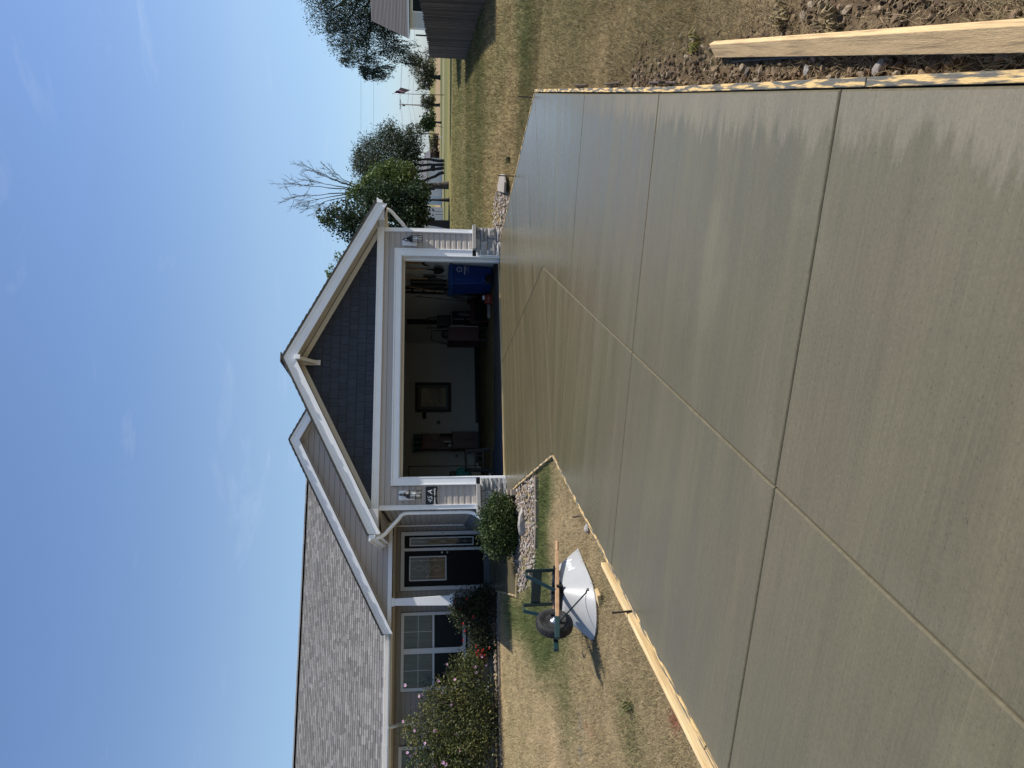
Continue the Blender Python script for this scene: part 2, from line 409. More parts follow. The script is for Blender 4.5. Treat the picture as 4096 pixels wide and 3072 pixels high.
# --- garage front wall
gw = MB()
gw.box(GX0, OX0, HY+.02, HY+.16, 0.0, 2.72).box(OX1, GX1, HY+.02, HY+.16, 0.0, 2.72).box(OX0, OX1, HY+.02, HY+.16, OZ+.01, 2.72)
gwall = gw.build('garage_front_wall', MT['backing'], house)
boards(gwall, GX0+.09, OX0-.155, 0.62, 2.57, HY+.02, 0.1225, MT['siding'])
boards(gwall, OX1+.165, GX1-.09, 0.62, 2.57, HY+.02, 0.1225, MT['siding'])
boards(gwall, OX0-.155, OX1+.165, 2.335, 2.57, HY+.02, 0.1225, MT['siding'])
for x0, x1 in ((GX0-.005, GX0+.09), (GX1-.09, GX1+.005)):
    m = MB().box(x0, x1, HY-.022, HY+.018, 0.612, 2.565); m.box(x0+(.075 if x0 < 3 else .0), x1-(.0 if x0 < 3 else .075), HY-.034, HY-.0225, 0.612, 2.563)
    m.build('corner_post', MT['white'], house, bev=.003)
# opening casing: outer band, inner band, jambs, head
for xa, xb, s in ((OX0-.15, OX0, 1), (OX1, OX1+.16, -1)):
    MB().box(xa, xb, HY-.03, HY+.018, 0.612, 2.31).build('opening_casing', MT['white'], house, bev=.004)
    o_ = xa if s > 0 else xb
    MB().box(min(o_, o_+s*.028), max(o_, o_+s*.028), HY-.044, HY-.031, 0.612, 2.31).build('casing_edge', MT['white'], house, bev=.003)
    i_ = OX0 if s > 0 else OX1
    m = MB().box(min(i_, i_+s*.018), max(i_, i_+s*.018), HY-.036, HY+.27, 0.0, OZ)
    m.box(min(i_+s*.0185, i_+s*.05), max(i_+s*.0185, i_+s*.05), HY+.13, HY+.20, 0.0, OZ-.02)
    m.build('opening_jamb', MT['white'], house, bev=.003)
    MB().box(xa+.012, xb, HY-.04, HY+.018, 0.0, 0.53).build('lower_casing', MT['white'], house, bev=.003)
MB().box(OX0-.15, OX1+.16, HY-.031, HY+.018, OZ+.012, 2.302).build('opening_head', MT['white'], house, bev=.004)
MB().box(OX0-.15, OX1+.16, HY-.046, HY+.017, 2.304, 2.334).build('head_cap', MT['white'], house, bev=.003)
MB().box(OX0+.02, OX1-.02, HY-.03, HY+.27, OZ-.006, OZ+.010).build('head_jamb', MT['beige'], house)
MB().box(OX0+.02, OX1-.02, HY+.14, HY+.19, OZ-.065, OZ-.008).build('door_seal', MT['beige'], house)
# threshold strip
MB().box(OX0+.02, OX1-.02, HY+.135, HY+.20, -.03, 0.018).build('threshold_strip', MT['pine'], house)
# frieze band and gable
MB().box(GX0-.01, GX1+.01, HY-.04, HY+.018, 2.567, 2.715).build('frieze_board', MT['white'], house, bev=.003)
MB().box(GX0+.10, GX1-.10, HY-.055, HY-.041, 2.685, 2.713).build('frieze_cap', MT['white'], house, bev=.002)
AX, AZ, SLOPE = 4.435, 4.505, 0.500
ztop = lambda x: AZ - SLOPE*abs(x-AX)
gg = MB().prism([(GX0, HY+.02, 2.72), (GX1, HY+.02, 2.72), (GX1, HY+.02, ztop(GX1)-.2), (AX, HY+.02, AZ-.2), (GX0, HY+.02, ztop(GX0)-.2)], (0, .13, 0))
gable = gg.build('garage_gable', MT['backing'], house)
z = 2.717; h = 0.181; row = 0
zin = lambda x: AZ-.325-SLOPE*abs(x-AX)
while z < zin(AX):
    half = (AZ-.325-z)/SLOPE; x = AX-half - rng.uniform(0, .12)
    while x < AX+half:
        w = rng.choice([.105, .13, .15, .17, .19, .205, .14])
        p = [(x+.003, z), (x+w-.003, z), (x+w-.003, z+h-.003), (x+.003, z+h-.003)]
        p = clip(p, SLOPE, 1, AZ-.325+SLOPE*AX); p = clip(p, -SLOPE, 1, AZ-.325-SLOPE*AX)
        clad_piece('shake', p, HY+.02, z, h, .016, MT['shake'], gable)
        x += w
    z += h; row += 1

def rake(ax, az, ex, ez, y0, d1, d2, name, parent, mat):      # sloped fascia between apex and eave, two tiers
    for (a, b, yo, th) in ((0, d1, 0, .03), (d1, d2, .012, .03)):
        MB().prism([(ax, y0+yo, az-a), (ex, y0+yo, ez-a), (ex, y0+yo, ez-b), (ax, y0+yo, az-b)], (0, th, 0)).build(name, mat, parent, bev=.003)
FY = HY-.40
EXL, EXR = 0.885, 7.985
for ex in (EXL, EXR):
    ez = ztop(ex)
    rake(AX, AZ, ex, ez, FY, .065, .235, 'rake_fascia', house, MT['white'])
    # soffit between fascia and wall, in panels
    n = 12
    for i in range(n):
        xa, xb = AX+(ex-AX)*i/n, AX+(ex-AX)*(i+1)/n
        xa += .003*np.sign(ex-AX); za, zb = ztop(xa)-.222, ztop(xb)-.222
        MB().prism([(xa, FY+.045, za), (xb, FY+.045, zb), (xb, FY+.045, zb+.012), (xa, FY+.045, za+.012)], (0, HY-.02-FY-.045, 0)).build('soffit_panel', MT['soffit'], house)
    wx = GX0 if ex < AX else GX1
    MB().prism([(AX, HY-.02, AZ-.235), (wx, HY-.02, ztop(wx)-.235), (wx, HY-.02, ztop(wx)-.342), (AX, HY-.02, AZ-.340)], (0, .037, 0)).build('rake_trim', MT['beige'], house, bev=.003)
    # eave soffit, fascia and gutter along the side of the garage
    s = 1 if ex > AX else -1
    MB().box(min(wx, ex), max(wx, ex), HY-.005, 18.9, 2.53, 2.552).build('eave_soffit', MT['beige'], house)
    MB().box(ex-.012 if s > 0 else ex-.013, ex+.013 if s > 0 else ex+.012, FY+.05, 18.9, 2.52, ez-.02).build('eave_fascia', MT['white'], house)
    gx = ex+s*.014
    prof = [(gx, FY+.0, ez-.015), (gx, FY, ez-.135), (gx+s*.06, FY, ez-.135), (gx+s*.085, FY, ez-.06), (gx+s*.12, FY, ez-.03), (gx+s*.12, FY, ez-.012)]
    MB().prism(prof, (0, 18.6-FY, 0)).build('gutter', MT['white'], house)
    # eave end box closing the rake foot
    MB().prism([(wx+s*.006, HY-.02, ztop(wx)-.24), (wx+s*.006, HY-.02, 2.545), (ex-s*.02, HY-.02, 2.545), (ex-s*.02, HY-.02, ez-.23)], (0, -.345, 0)).build('eave_return', MT['beige'], house, bev=.003)

def roof_plane(name, pts, t, mat, parent):
    MB().prism(pts, (0, 0, t)).build(name, mat, parent)
roof_mat = MT['shingle']
groof = MB()
for ex in (EXL-.03, EXR+.03):
    groof.prism([(AX, FY-.02, AZ+.001), (ex, FY-.02, ztop(ex)+.001), (ex, 21.6, ztop(ex)+.001), (AX, 21.6, AZ+.001)], (0, 0, .028))
groof = groof.build('garage_roof', roof_mat, house)
for s in (-1, 1):                                       # butt ends of the shingle courses along the rake
    n = 27
    for i in range(n):
        xa = AX + s*(EXR+.03-AX)*i/n; xb = AX + s*(EXR+.03-AX)*(i+1)/n
        za, zb = ztop(xa)+.030, ztop(xb)+.030
        o = rng.uniform(-.012, .004)
        MB().prism([(xa, FY-.03+o, za-.002), (xb, FY-.03+o, zb-.002), (xb, FY-.03+o, zb+.018), (xa, FY-.03+o, za+.004)], (0, .32, 0)).build('rake_shingle', roof_mat, groof)
MB().beam((AX, FY-.03, AZ+.045), (AX, 21.5, AZ+.045), .2, .02).build('ridge_cap', roof_mat, groof)

# bracket under the peak
b = MB().box(AX-.055, AX+.055, HY-.045, HY-.018, 3.82, 4.27)
b.box(AX-.035, AX+.035, FY+.02, HY-.046, 4.18, 4.26)
br = b.build('gable_bracket', MT['beige'], house, bev=.003)
m = MB().prism([(AX-.035, HY-.046, 3.87), (AX-.035, HY-.046, 3.99), (AX-.035, FY+.16, 4.179), (AX-.035, FY+.04, 4.179)], (.07, 0, 0)); m.build('brace', MT['beige'], br, bev=.003)
MB().box(AX-.045, AX+.045, FY-.055, FY-.004, 4.165, 4.275).build('bracket_end', MT['white'], br, bev=.004)

# stone plinth on the piers and round the side
for x0, x1 in ((GX0-.06, OX0-.02), (OX1+.03, GX1+.05)):
    p = MB().box(x0+.01, x1-.01, HY-.03, HY+.018, -.12, 0.53).build('pier_plinth', MT['mortar'], house)
    stones(p, x0, x1, -.06, 0.53, front(HY-.03), MT['stone'])
    if x0 < 3:
        MB().box(GX0-.055, GX0+.0, HY+.02, 18.4, -.1, 0.53).build('side_plinth', MT['mortar'], house)
MB().box(GX0-.13, OX0-.148, HY-.115, HY+.015, 0.532, 0.610).build('plinth_cap', MT['capst'], house, bev=.006)
MB().box(OX1+.162, GX1+.08, HY-.115, HY+.015, 0.532, 0.610).build('plinth_cap', MT['capst'], house, bev=.006)
sp = [o for o in house.children if o.name.startswith('side_plinth')][0]
stones(sp, HY+.03, 18.38, 0.0, 0.53, leftside(GX0-.055), MT['stone'])
MB().prism([(GX0-.14, HY+.02, .532), (GX0-.005, HY+.02, .532), (GX0-.005, HY+.02, .66), (GX0-.14, HY+.02, .575)], (0, 18.37-HY-.02, 0)).build('side_cap', MT['slate'], house)
# garage left side wall
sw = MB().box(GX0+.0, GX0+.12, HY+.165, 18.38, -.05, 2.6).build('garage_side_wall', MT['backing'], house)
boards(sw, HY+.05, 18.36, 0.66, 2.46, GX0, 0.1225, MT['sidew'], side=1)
MB().box(GX0-.045, GX0-.005, 18.335, 18.375, .66, 2.46).build('inside_corner', MT['white'], house)
MB().box(GX1-.12, GX1, HY+.165, 22.0, -.05, 2.6).build('garage_right_wall', MT['siding'], house)

# downspouts
def pipe(pts, r=.038, name='downspout'):
    m = MB(); m.tube(pts, r, 10); return m.build(name, MT['white'], house, smooth=True)
def arc(a, b, c, n=6):
    a, b, c = Vector(a), Vector(b), Vector(c)
    return [(1-t)**2*a + 2*t*(1-t)*b + t*t*c for t in [i/n for i in range(n+1)]]
xw = GX0-.055
pipe(arc((EXL-.06, 14.16, 2.60), (EXL-.05, 14.16, 2.45), (EXL+.06, 14.22, 2.38)) + arc((xw-.12, 14.42, 2.17), (xw, 14.45, 2.12), (xw, 14.45, 1.99)) +
     arc((xw, 14.45, 0.86), (xw, 14.45, .70), (xw-.07, 14.43, .62)) + arc((xw-.12, 14.40, .55), (xw-.17, 14.38, .48), (xw-.17, 14.38, .36)) + [Vector((xw-.17, 14.38, .05))])
xr = GX1+.05
pipe(arc((EXR+.05, 14.3, 2.60), (EXR+.05, 14.3, 2.44), (EXR-.05, 14.36, 2.36)) + arc((xr+.12, 14.5, 2.16), (xr, 14.55, 2.12), (xr, 14.55, 1.98)) + [Vector((xr, 14.55, .1))])

# --- recessed entrance wall and window wall
WY = 18.40
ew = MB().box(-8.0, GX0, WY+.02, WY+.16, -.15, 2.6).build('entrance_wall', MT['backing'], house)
H2 = 0.1255
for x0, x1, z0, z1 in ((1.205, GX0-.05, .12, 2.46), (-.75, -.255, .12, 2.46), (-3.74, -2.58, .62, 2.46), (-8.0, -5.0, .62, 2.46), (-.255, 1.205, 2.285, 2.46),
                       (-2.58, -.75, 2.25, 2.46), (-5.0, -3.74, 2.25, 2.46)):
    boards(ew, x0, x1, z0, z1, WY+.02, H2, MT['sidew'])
MB().box(-8.0, GX0-.05, WY-.03, WY+.015, 2.40, 2.455).build('wall_frieze', MT['beige'], house)
wp = MB().box(-8.0, -.70, WY-.03, WY+.018, -.15, .60).build('window_wall_plinth', MT['mortar'], house)
stones(wp, -4.6, -.72, -.02, .56, front(WY-.03), MT['stone'], .2, .5)
MB().box(-8.0, -.70, WY-.12, WY+.015, .562, .615).build('wall_plinth_cap', MT['capst'], house, bev=.005)

def window(x0, x1, z0, z1, units, lowest=True):
    f = MB(); t = .075; mull = .125
    w = thing('window', None, None, ((x0+x1)/2, WY, z0)); del_ = w
    w.parent = house; w.location = Vector(((x0+x1)/2, WY, z0)) - origin_of(house)
    f.box(x0, x1, WY-.05, WY+.018, z1-t, z1).box(x0, x1, WY-.06, WY+.018, z0, z0+t)
    f.box(x0, x0+t, WY-.05, WY+.018, z0+t, z1-t).box(x1-t, x1, WY-.05, WY+.018, z0+t, z1-t)
    uw = (x1-x0-2*t-mull*(units-1))/units
    for u in range(units-1):
        xm = x0+t+uw*(u+1)+mull*u; f.box(xm, xm+mull, WY-.05, WY+.018, z0+t, z1-t)
    f.build('frame', MT['shadewhite'], w, bev=.004)
    for u in range(units):
        a = x0+t+(uw+mull)*u; b = a+uw; zm = (z0+z1)/2-.02
        MB().box(a+.002, b-.002, WY-.035, WY+.015, zm, zm+.045).build('meeting_rail', MT['shadewhite'], w)
        MB().box(a+.002, b-.002, WY-.012, WY-.006, zm+.046, z1-t-.002).build('pane', MT['glass'], w)
        MB().box(a+.002, b-.002, WY-.006, WY+.0, z0+t+.002, zm-.002).build('pane', MT['glassd'], w)
        m = MB(); npl = int((b-a)/.035); m.v = [(a+(b-a)*k/npl, WY+.009+.006*math.sin(k*1.9)+.003*math.sin(k*.7), z) for k in range(npl+1) for z in (zm+.05, z1-t-.002)]
        m.f = [(2*k, 2*k+2, 2*k+3, 2*k+1) for k in range(npl)]; m.build('curtain', MT['curtain'], w, smooth=True)
        m = MB().box((a+b)/2-.0055, (a+b)/2+.0055, WY-.0165, WY-.0125, zm+.047, z1-t-.003)
        m.build('muntin', MT['came'], w)
        zz = (zm+.05+z1-t)/2; MB().box(a+.003, b-.003, WY-.0205, WY-.017, zz-.0055, zz+.0055).build('muntin', MT['came'], w)
    return w
window(-2.565, -.76, .66, 2.243, 2)
window(-4.95, -3.755, .66, 2.27, 1)

# --- front door with sidelight
fd = thing('front_door', None, None); fd.parent = house; fd.location = Vector((.46, WY, .19)) - origin_of(house)
m = MB().box(-.245, -.15, WY-.06, WY+.018, .19, 2.272).box(1.10, 1.195, WY-.06, WY+.018, .19, 2.272).box(-.15, 1.10, WY-.06, WY+.018, 2.178, 2.272)
m.box(.715, .786, WY-.05, WY+.018, .215, 2.177)
m.build('door_frame', MT['shadewhite'], fd, bev=.005)
MB().box(-.245, 1.195, WY-.19, WY+.015, .13, .188).build('threshold', MT['slate'], fd, bev=.004)
MB().box(-.148, .713, WY-.02, WY+.012, .215, 2.176).build('door_leaf', MT['door'], fd, bev=.002)
MB().box(.788, 1.098, WY-.02, WY+.012, .215, 2.17).build('sidelight_leaf', MT['door'], fd, bev=.002)
def lite(x0, x1, z0, z1, pat):
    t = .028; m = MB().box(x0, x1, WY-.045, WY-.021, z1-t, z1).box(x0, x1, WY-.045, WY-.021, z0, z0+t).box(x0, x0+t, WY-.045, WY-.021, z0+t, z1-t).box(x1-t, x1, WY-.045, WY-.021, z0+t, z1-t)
    m.build('lite_frame', MT['shadewhite'], fd, bev=.003)
    MB().box(x0+t+.001, x1-t-.001, WY-.028, WY-.0215, z0+t+.001, z1-t-.001).build('pane', MT['doorglass'], fd)
    m = MB()
    for pts in pat: m.tube([Vector((x, WY-.031, z)) for x, z in pts], .0042, 5)
    m.build('lead_came', MT['came'], fd)
def ell(cx, cz, rx, rz, n=18): return [(cx+rx*math.cos(6.2832*i/n), cz+rz*math.sin(6.2832*i/n)) for i in range(n+1)]
def dia(cx, cz, rx, rz): return [(cx-rx, cz), (cx, cz+rz), (cx+rx, cz), (cx, cz-rz), (cx-rx, cz)]
cx = .285
def vesica(c, cz, rx, rz): return [(c+rx*math.sin(math.pi*i/10), cz-rz+2*rz*i/10) for i in range(11)] + [(c-rx*math.sin(math.pi*i/10), cz+rz-2*rz*i/10) for i in range(1, 11)]
lite(-.015, .585, 1.126, 2.056, [vesica(cx, 1.80, .065, .13), vesica(cx, 1.37, .065, .13), dia(cx, 1.585, .09, .085), dia(cx-.07, 1.585, .07, .06), dia(cx+.07, 1.585, .07, .06),
      [(cx, 1.93), (cx, 2.02)], [(cx, 1.24), (cx, 1.16)], [(.09, 1.16), (.09, 2.02)], [(.48, 1.16), (.48, 2.02)], dia(.09, 1.585, .03, .04), dia(.48, 1.76, .025, .035), dia(.48, 1.42, .025, .035), [(.02, 1.62), (.09, 1.625)], [(.48, 1.585), (.55, 1.585)]])
sx = .943
wv = lambda ph, a, z0, z1: [(sx+a*math.sin(ph+6.2832*1.0*i/24), z0+(z1-z0)*i/24) for i in range(25)]
lite(.836, 1.05, .432, 2.053, [wv(0, .055, .80, 1.62), wv(math.pi, .055, .80, 1.62), [(sx, 1.62), (sx, 2.02)], [(sx, .80), (sx, .47)], dia(sx, 1.80, .03, .045), dia(sx, .66, .03, .045), dia(sx, 1.21, .035, .05)])
for xa, xb in ((.345, .548), (-.005, .215)):                       # two raised panels
    m = MB().box(xa, xb, WY-.026, WY-.0205, .46, .945); m.box(xa+.035, xb-.035, WY-.034, WY-.0265, .495, .91); m.build('door_panel', MT['door'], fd, bev=.004)
MB().lathe([(.028, 0), (.028, .012), (.014, .02), (.014, .045), (.027, .05), (.03, .065), (.02, .08), (.001, .082)], 14, (.667, WY-.021, 1.10), (0, -1, 0)).build('door_knob', MT['nickel'], fd, smooth=True)
MB().lathe([(.027, 0), (.027, .014), (.018, .02), (.001, .021)], 14, (.67, WY-.021, 1.237), (0, -1, 0)).build('deadbolt', MT['nickel'], fd, smooth=True)
MB().box(1.13, 1.165, WY-.07, WY-.061, 1.18, 1.25).build('doorbell', MT['came'], fd, bev=.003)

# porch ceiling, beam, tapered column on its stone pedestal
for i in range(26):
    xa = -6.4+i*.30
    if xa < GX0-.3: MB().box(xa+.002, xa+.298, 17.63, WY-.032, 2.458, 2.47).build('porch_soffit', MT['soffit'], house)
MB().box(-1.13, GX0+.0, 17.52, 17.60, 2.44, 2.535).build('porch_beam', MT['white'], house, bev=.003)
cb = thing('porch_column', None, None); cb.parent = house; cb.location = Vector((-.478, 17.62, .0)) - origin_of(house)
def taper(x0, x1, z0, X0, X1, z1, yc, d0, d1): 
    m = MB(); m.add([(x0,yc-d0,z0),(x1,yc-d0,z0),(x1,yc+d0,z0),(x0,yc+d0,z0),(X0,yc-d1,z1),(X1,yc-d1,z1),(X1,yc+d1,z1),(X0,yc+d1,z1)],
        [(0,3,2,1),(4,5,6,7),(0,1,5,4),(1,2,6,5),(2,3,7,6),(3,0,4,7)]); return m
taper(-.597, -.365, 1.065, -.558, -.400, 2.40, 17.62, .115, .08).build('shaft', MT['white'], cb, bev=.005)
MB().box(-.575, -.380, 17.525, 17.715, 2.375, 2.438).build('capital', MT['white'], cb, bev=.008)
MB().box(-.617, -.335, 17.48, 17.76, 1.0, 1.063).build('base_block', MT['white'], cb, bev=.01)
MB().box(-.65, -.30, 17.44, 17.80, .94, .998).build('cap', MT['capst'], cb, bev=.006)
pd = MB().box(-.60, -.34, 17.50, 17.74, -.1, .938).build('pedestal', MT['mortar'], cb)
pp = thing('porch_pedestal_facing', None, None); pp.parent = house; pp.location = Vector((-.47, 17.6, 0)) - origin_of(house)
stones(pp, -.62, -.32, -.04, .93, front(17.495), MT['stone'], .12, .24)
stones(pp, 17.50, 17.74, -.04, .93, lambda u, z, o: (-.335+o, u, z), MT['stone'], .12, .2)

# --- second gable over the entrance
A2X, A2Z, S2 = 3.39, 4.93, 0.508
z2 = lambda x: A2Z - S2*abs(x-A2X)
G2Y = 17.60; F2 = 17.28; E2L, E2R = -1.165, 7.95
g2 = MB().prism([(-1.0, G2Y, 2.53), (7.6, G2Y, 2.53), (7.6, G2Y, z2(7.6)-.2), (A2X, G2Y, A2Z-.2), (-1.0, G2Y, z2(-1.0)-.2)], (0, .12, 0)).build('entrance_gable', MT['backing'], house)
z = 2.53; h = .1335
while z < A2Z-.3:
    p = [(-1.2, z), (7.8, z), (7.8, z+h-.005), (-1.2, z+h-.005)]
    p = clip(p, S2, 1, A2Z-.245+S2*A2X); p = clip(p, -S2, 1, A2Z-.245-S2*A2X)
    clad_piece('siding_board', p, G2Y, z, h, .013, MT['siding'], g2); z += h
for ex in (E2L, E2R):
    ez = z2(ex)
    rake(A2X, A2Z, ex, ez, F2, .065, .225, 'rake_fascia', house, MT['white'])
    n = 13
    for i in range(n):
        xa, xb = A2X+(ex-A2X)*i/n, A2X+(ex-A2X)*(i+1)/n; xa += .003*np.sign(ex-A2X)
        MB().prism([(xa, F2+.045, z2(xa)-.215), (xb, F2+.045, z2(xb)-.215), (xb, F2+.045, z2(xb)-.203), (xa, F2+.045, z2(xa)-.203)], (0, G2Y-.03-F2-.045, 0)).build('soffit_panel', MT['soffit'], house)
    wx = -1.0 if ex < A2X else 7.6
    MB().prism([(A2X, G2Y-.035, A2Z-.218), (wx, G2Y-.035, z2(wx)-.218), (wx, G2Y-.035, z2(wx)-.257), (A2X, G2Y-.035, A2Z-.255)], (0, .033, 0)).build('rake_trim', MT['beige'], house)
g2r = MB()
for ex in (E2L-.03, E2R+.03):
    g2r.prism([(A2X, F2-.02, A2Z+.001), (ex, F2-.02, z2(ex)+.001), (ex, 22.4, z2(ex)+.001), (A2X, 22.4, A2Z+.001)], (0, 0, .028))
g2r = g2r.build('entrance_roof', roof_mat, house)
for i in range(34):
    xa = A2X + (E2L-.03-A2X)*i/34; xb = A2X + (E2L-.03-A2X)*(i+1)/34; o = rng.uniform(-.012, .004)
    MB().prism([(xa, F2-.03+o, z2(xa)+.028), (xb, F2-.03+o, z2(xb)+.028), (xb, F2-.03+o, z2(xb)+.048), (xa, F2-.03+o, z2(xa)+.033)], (0, .3, 0)).build('rake_shingle', roof_mat, g2r)
for i in range(9):
    xa = A2X + (E2R-A2X)*i/34; xb = A2X + (E2R-A2X)*(i+1)/34
    MB().prism([(xa, F2-.03, z2(xa)+.028), (xb, F2-.03, z2(xb)+.028), (xb, F2-.03, z2(xb)+.048), (xa, F2-.03, z2(xa)+.033)], (0, .3, 0)).build('rake_shingle', roof_mat, g2r)

# --- main roof with individually laid shingle tabs
RY0, RZ0, RS, RRY = 17.80, 2.60, 0.52, 23.30
RRZ = RZ0 + RS*(RRY-RY0)
mr_ = MB().prism([(-8.4, RY0, RZ0-.08), (8.0, RY0, RZ0-.08), (8.0, RRY, RRZ-.08), (-8.4, RRY, RRZ-.08)], (0, 0, .078))
mr_.prism([(-8.4, RRY, RRZ-.08), (8.0, RRY, RRZ-.08), (8.0, 28.9, RZ0-.1), (-8.4, 28.9, RZ0-.1)], (0, 0, .078))
mroof = mr_.build('main_roof', M('roof_deck', (.05, .05, .05), .95), house)
shm = leafmat('shingle_tab', 0.0, 0.95, 0.12)
tabs = []
EXPO = .140; L = math.hypot(1, RS)
k = 0; sd = -0.02; total = (RRY-RY0)*L
while sd < total:
    y = RY0 + sd/L; zz = RZ0 + RS*(y-RY0)
    xmax = A2X - (A2Z - zz)/S2 + .45 if zz < A2Z else 4.2
    xmax = min(xmax + (y-17.3)*.07, 4.4)
    x = -6.6 - rng.uniform(0, .3)
    while x < xmax:
        w = rng.choice([.10, .13, .165, .2, .24]); g = rng.choice([.112, .125, .137, .148, .158, .17, .185])
        g *= rng.uniform(.9, 1.1); tabs.append((x, y, zz, w, g, rng.choice([0, 0, .002]))); x += w
    sd += EXPO; k += 1
dY, dZ = 1/L, RS/L
def tabverts(x, y, z, w, t, hh=EXPO+.015):
    n = Vector((0, -dZ, dY)); u = Vector((0, dY, dZ)); o = Vector((x, y, z))
    lo, up = o + n*.001, o + u*hh + n*.0005
    X = Vector((w-.004, 0, 0))
    return [lo, lo+X, up+X, up, lo+n*(.013+t), lo+X+n*(.013+t), up+X+n*.003, up+n*.003]
TF = [(0,3,2,1),(4,5,6,7),(0,1,5,4),(1,2,6,5),(2,3,7,6),(3,0,4,7)]
def shade(g): return (g*1.02, g*1.0, g*.965)
order = sorted(range(len(tabs)), key=lambda i: (tabs[i][0]+1)**2*.3 + (tabs[i][1]-17.5)**2*3)
first = set(i for i in [j for j in order if tabs[j][3] > .15 and tabs[j][0] > -5.0][:300])
V, F, Cc = [], [], []
cache = {}
for i, (x, y, z, w, g, t) in enumerate(tabs):
    if i in first:
        key = (w, round(g, 2), t)
        if key not in cache:
            me = bpy.data.meshes.new('shingle'); me.from_pydata([tuple(v) for v in tabverts(0, 0, 0, w, t)], [], TF)
            at = me.color_attributes.new('Col', 'FLOAT_COLOR', 'POINT'); at.data.foreach_set('color', list((*shade(g), 1))*8); me.materials.append(shm); cache[key] = me
        link('shingle', cache[key], mroof, Vector((x, y, z)) - origin_of(mroof))
    else:
        k0 = len(V); V += [tuple(v) for v in tabverts(x, y, z, w, t)]; F += [tuple(a+k0 for a in f) for f in TF]; Cc += [shade(g)]*8
o = np_mesh('shingles', V, F, shm, np.array(Cc), mroof); o['kind'] = 'stuff'
MB().prism([(-8.4, RRY-.13, RRZ-.07+.02), (-8.4, RRY, RRZ+.03), (-8.4, RRY+.13, RRZ-.07+.02), (-8.4, RRY, RRZ-.04)], (16.4, 0, 0)).build('ridge_vent', MT['blackp'], mroof)
for i in range(52):
    xa = -8.4+i*.31
    MB().prism([(xa, RRY-.15, RRZ-.035+.03), (xa, RRY, RRZ+.055), (xa, RRY+.15, RRZ-.035+.03), (xa, RRY, RRZ+.032)], (.30, 0, 0)).build('ridge_shingle', MT['shingle'], mroof)
MB().box(-8.4, E2L-.015, 17.83, 17.855, 2.42, 2.60).build('eave_fascia', MT['white'], house)
MB().box(-8.4, E2L-.02, 17.857, WY-.0, 2.472, 2.485).build('eave_soffit', MT['soffit'], house)
MB().prism([(-8.4, 17.828, 2.605), (-8.4, 17.828, 2.49), (-8.4, 17.77, 2.49), (-8.4, 17.745, 2.56), (-8.4, 17.71, 2.585), (-8.4, 17.71, 2.605)], (8.4+E2L-.02, 0, 0)).build('gutter', MT['white'], house)
pipe(arc((-3.22, 17.78, 2.49), (-3.22, 17.78, 2.36), (-3.22, 17.95, 2.30), 5) + arc((-3.25, 18.22, 2.23), (-3.26, 18.34, 2.19), (-3.26, 18.34, 2.06), 5) + [Vector((-3.26, 18.34, .1))])
# shell behind
MB().box(-8.0, -7.88, WY+.17, 28.3, -.2, 2.6).box(-8.0, 7.6, 28.3, 28.45, -.2, 2.6).box(7.48, 7.6, 22.01, 28.29, -.2, 2.6).build('rear_walls', MT['siding'], house)

# --- garage interior
MB().box(GX0+.13, GX1-.13, HY+.17, 21.95, -.1, 0.0).build('garage_floor', MT['floorin'], house)
gi = MB().box(GX0+.125, GX1-.125, 21.95, 22.0, 0, 2.62).box(GX0+.125, GX0+.14, WY+.17, 21.94, 0, 2.6).box(GX1-.14, GX1-.125, HY+.17, 21.94, 0, 2.6).box(GX0+.121, GX0+.139, HY+.17, WY+.165, 0, 2.6)
gi.build('garage_inner_wall', MT['wallin'], house)
MB().box(GX0+.125, GX1-.125, HY+.17, 21.94, 2.60, 2.64).build('garage_ceiling', MT['wallin'], house)
MB().box(4.8, 7.4, 21.92, 21.945, 0, .09).box(2.2, 3.85, 21.92, 21.945, 0, .09).build('skirting', MT['dkwood'], house)
idr = MB().box(2.55, 3.50, 21.90, 21.945, .02, 2.25).build('inner_door', MT['wallin'], house)
MB().box(2.66, 3.40, 21.885, 21.899, .04, 2.17).build('door_leaf', MT['wallin'], idr)
MB().box(3.40, 3.425, 21.88, 21.899, .03, 2.20).box(2.6, 3.399, 21.88, 21.899, 2.18, 2.20).build('weather_strip', MT['blackp'], idr)
for za, zb in ((1.1, 2.0), (.2, .95)): MB().box(2.76, 3.30, 21.876, 21.884, za, zb).build('door_panel', MT['wallin'], idr, bev=.006)
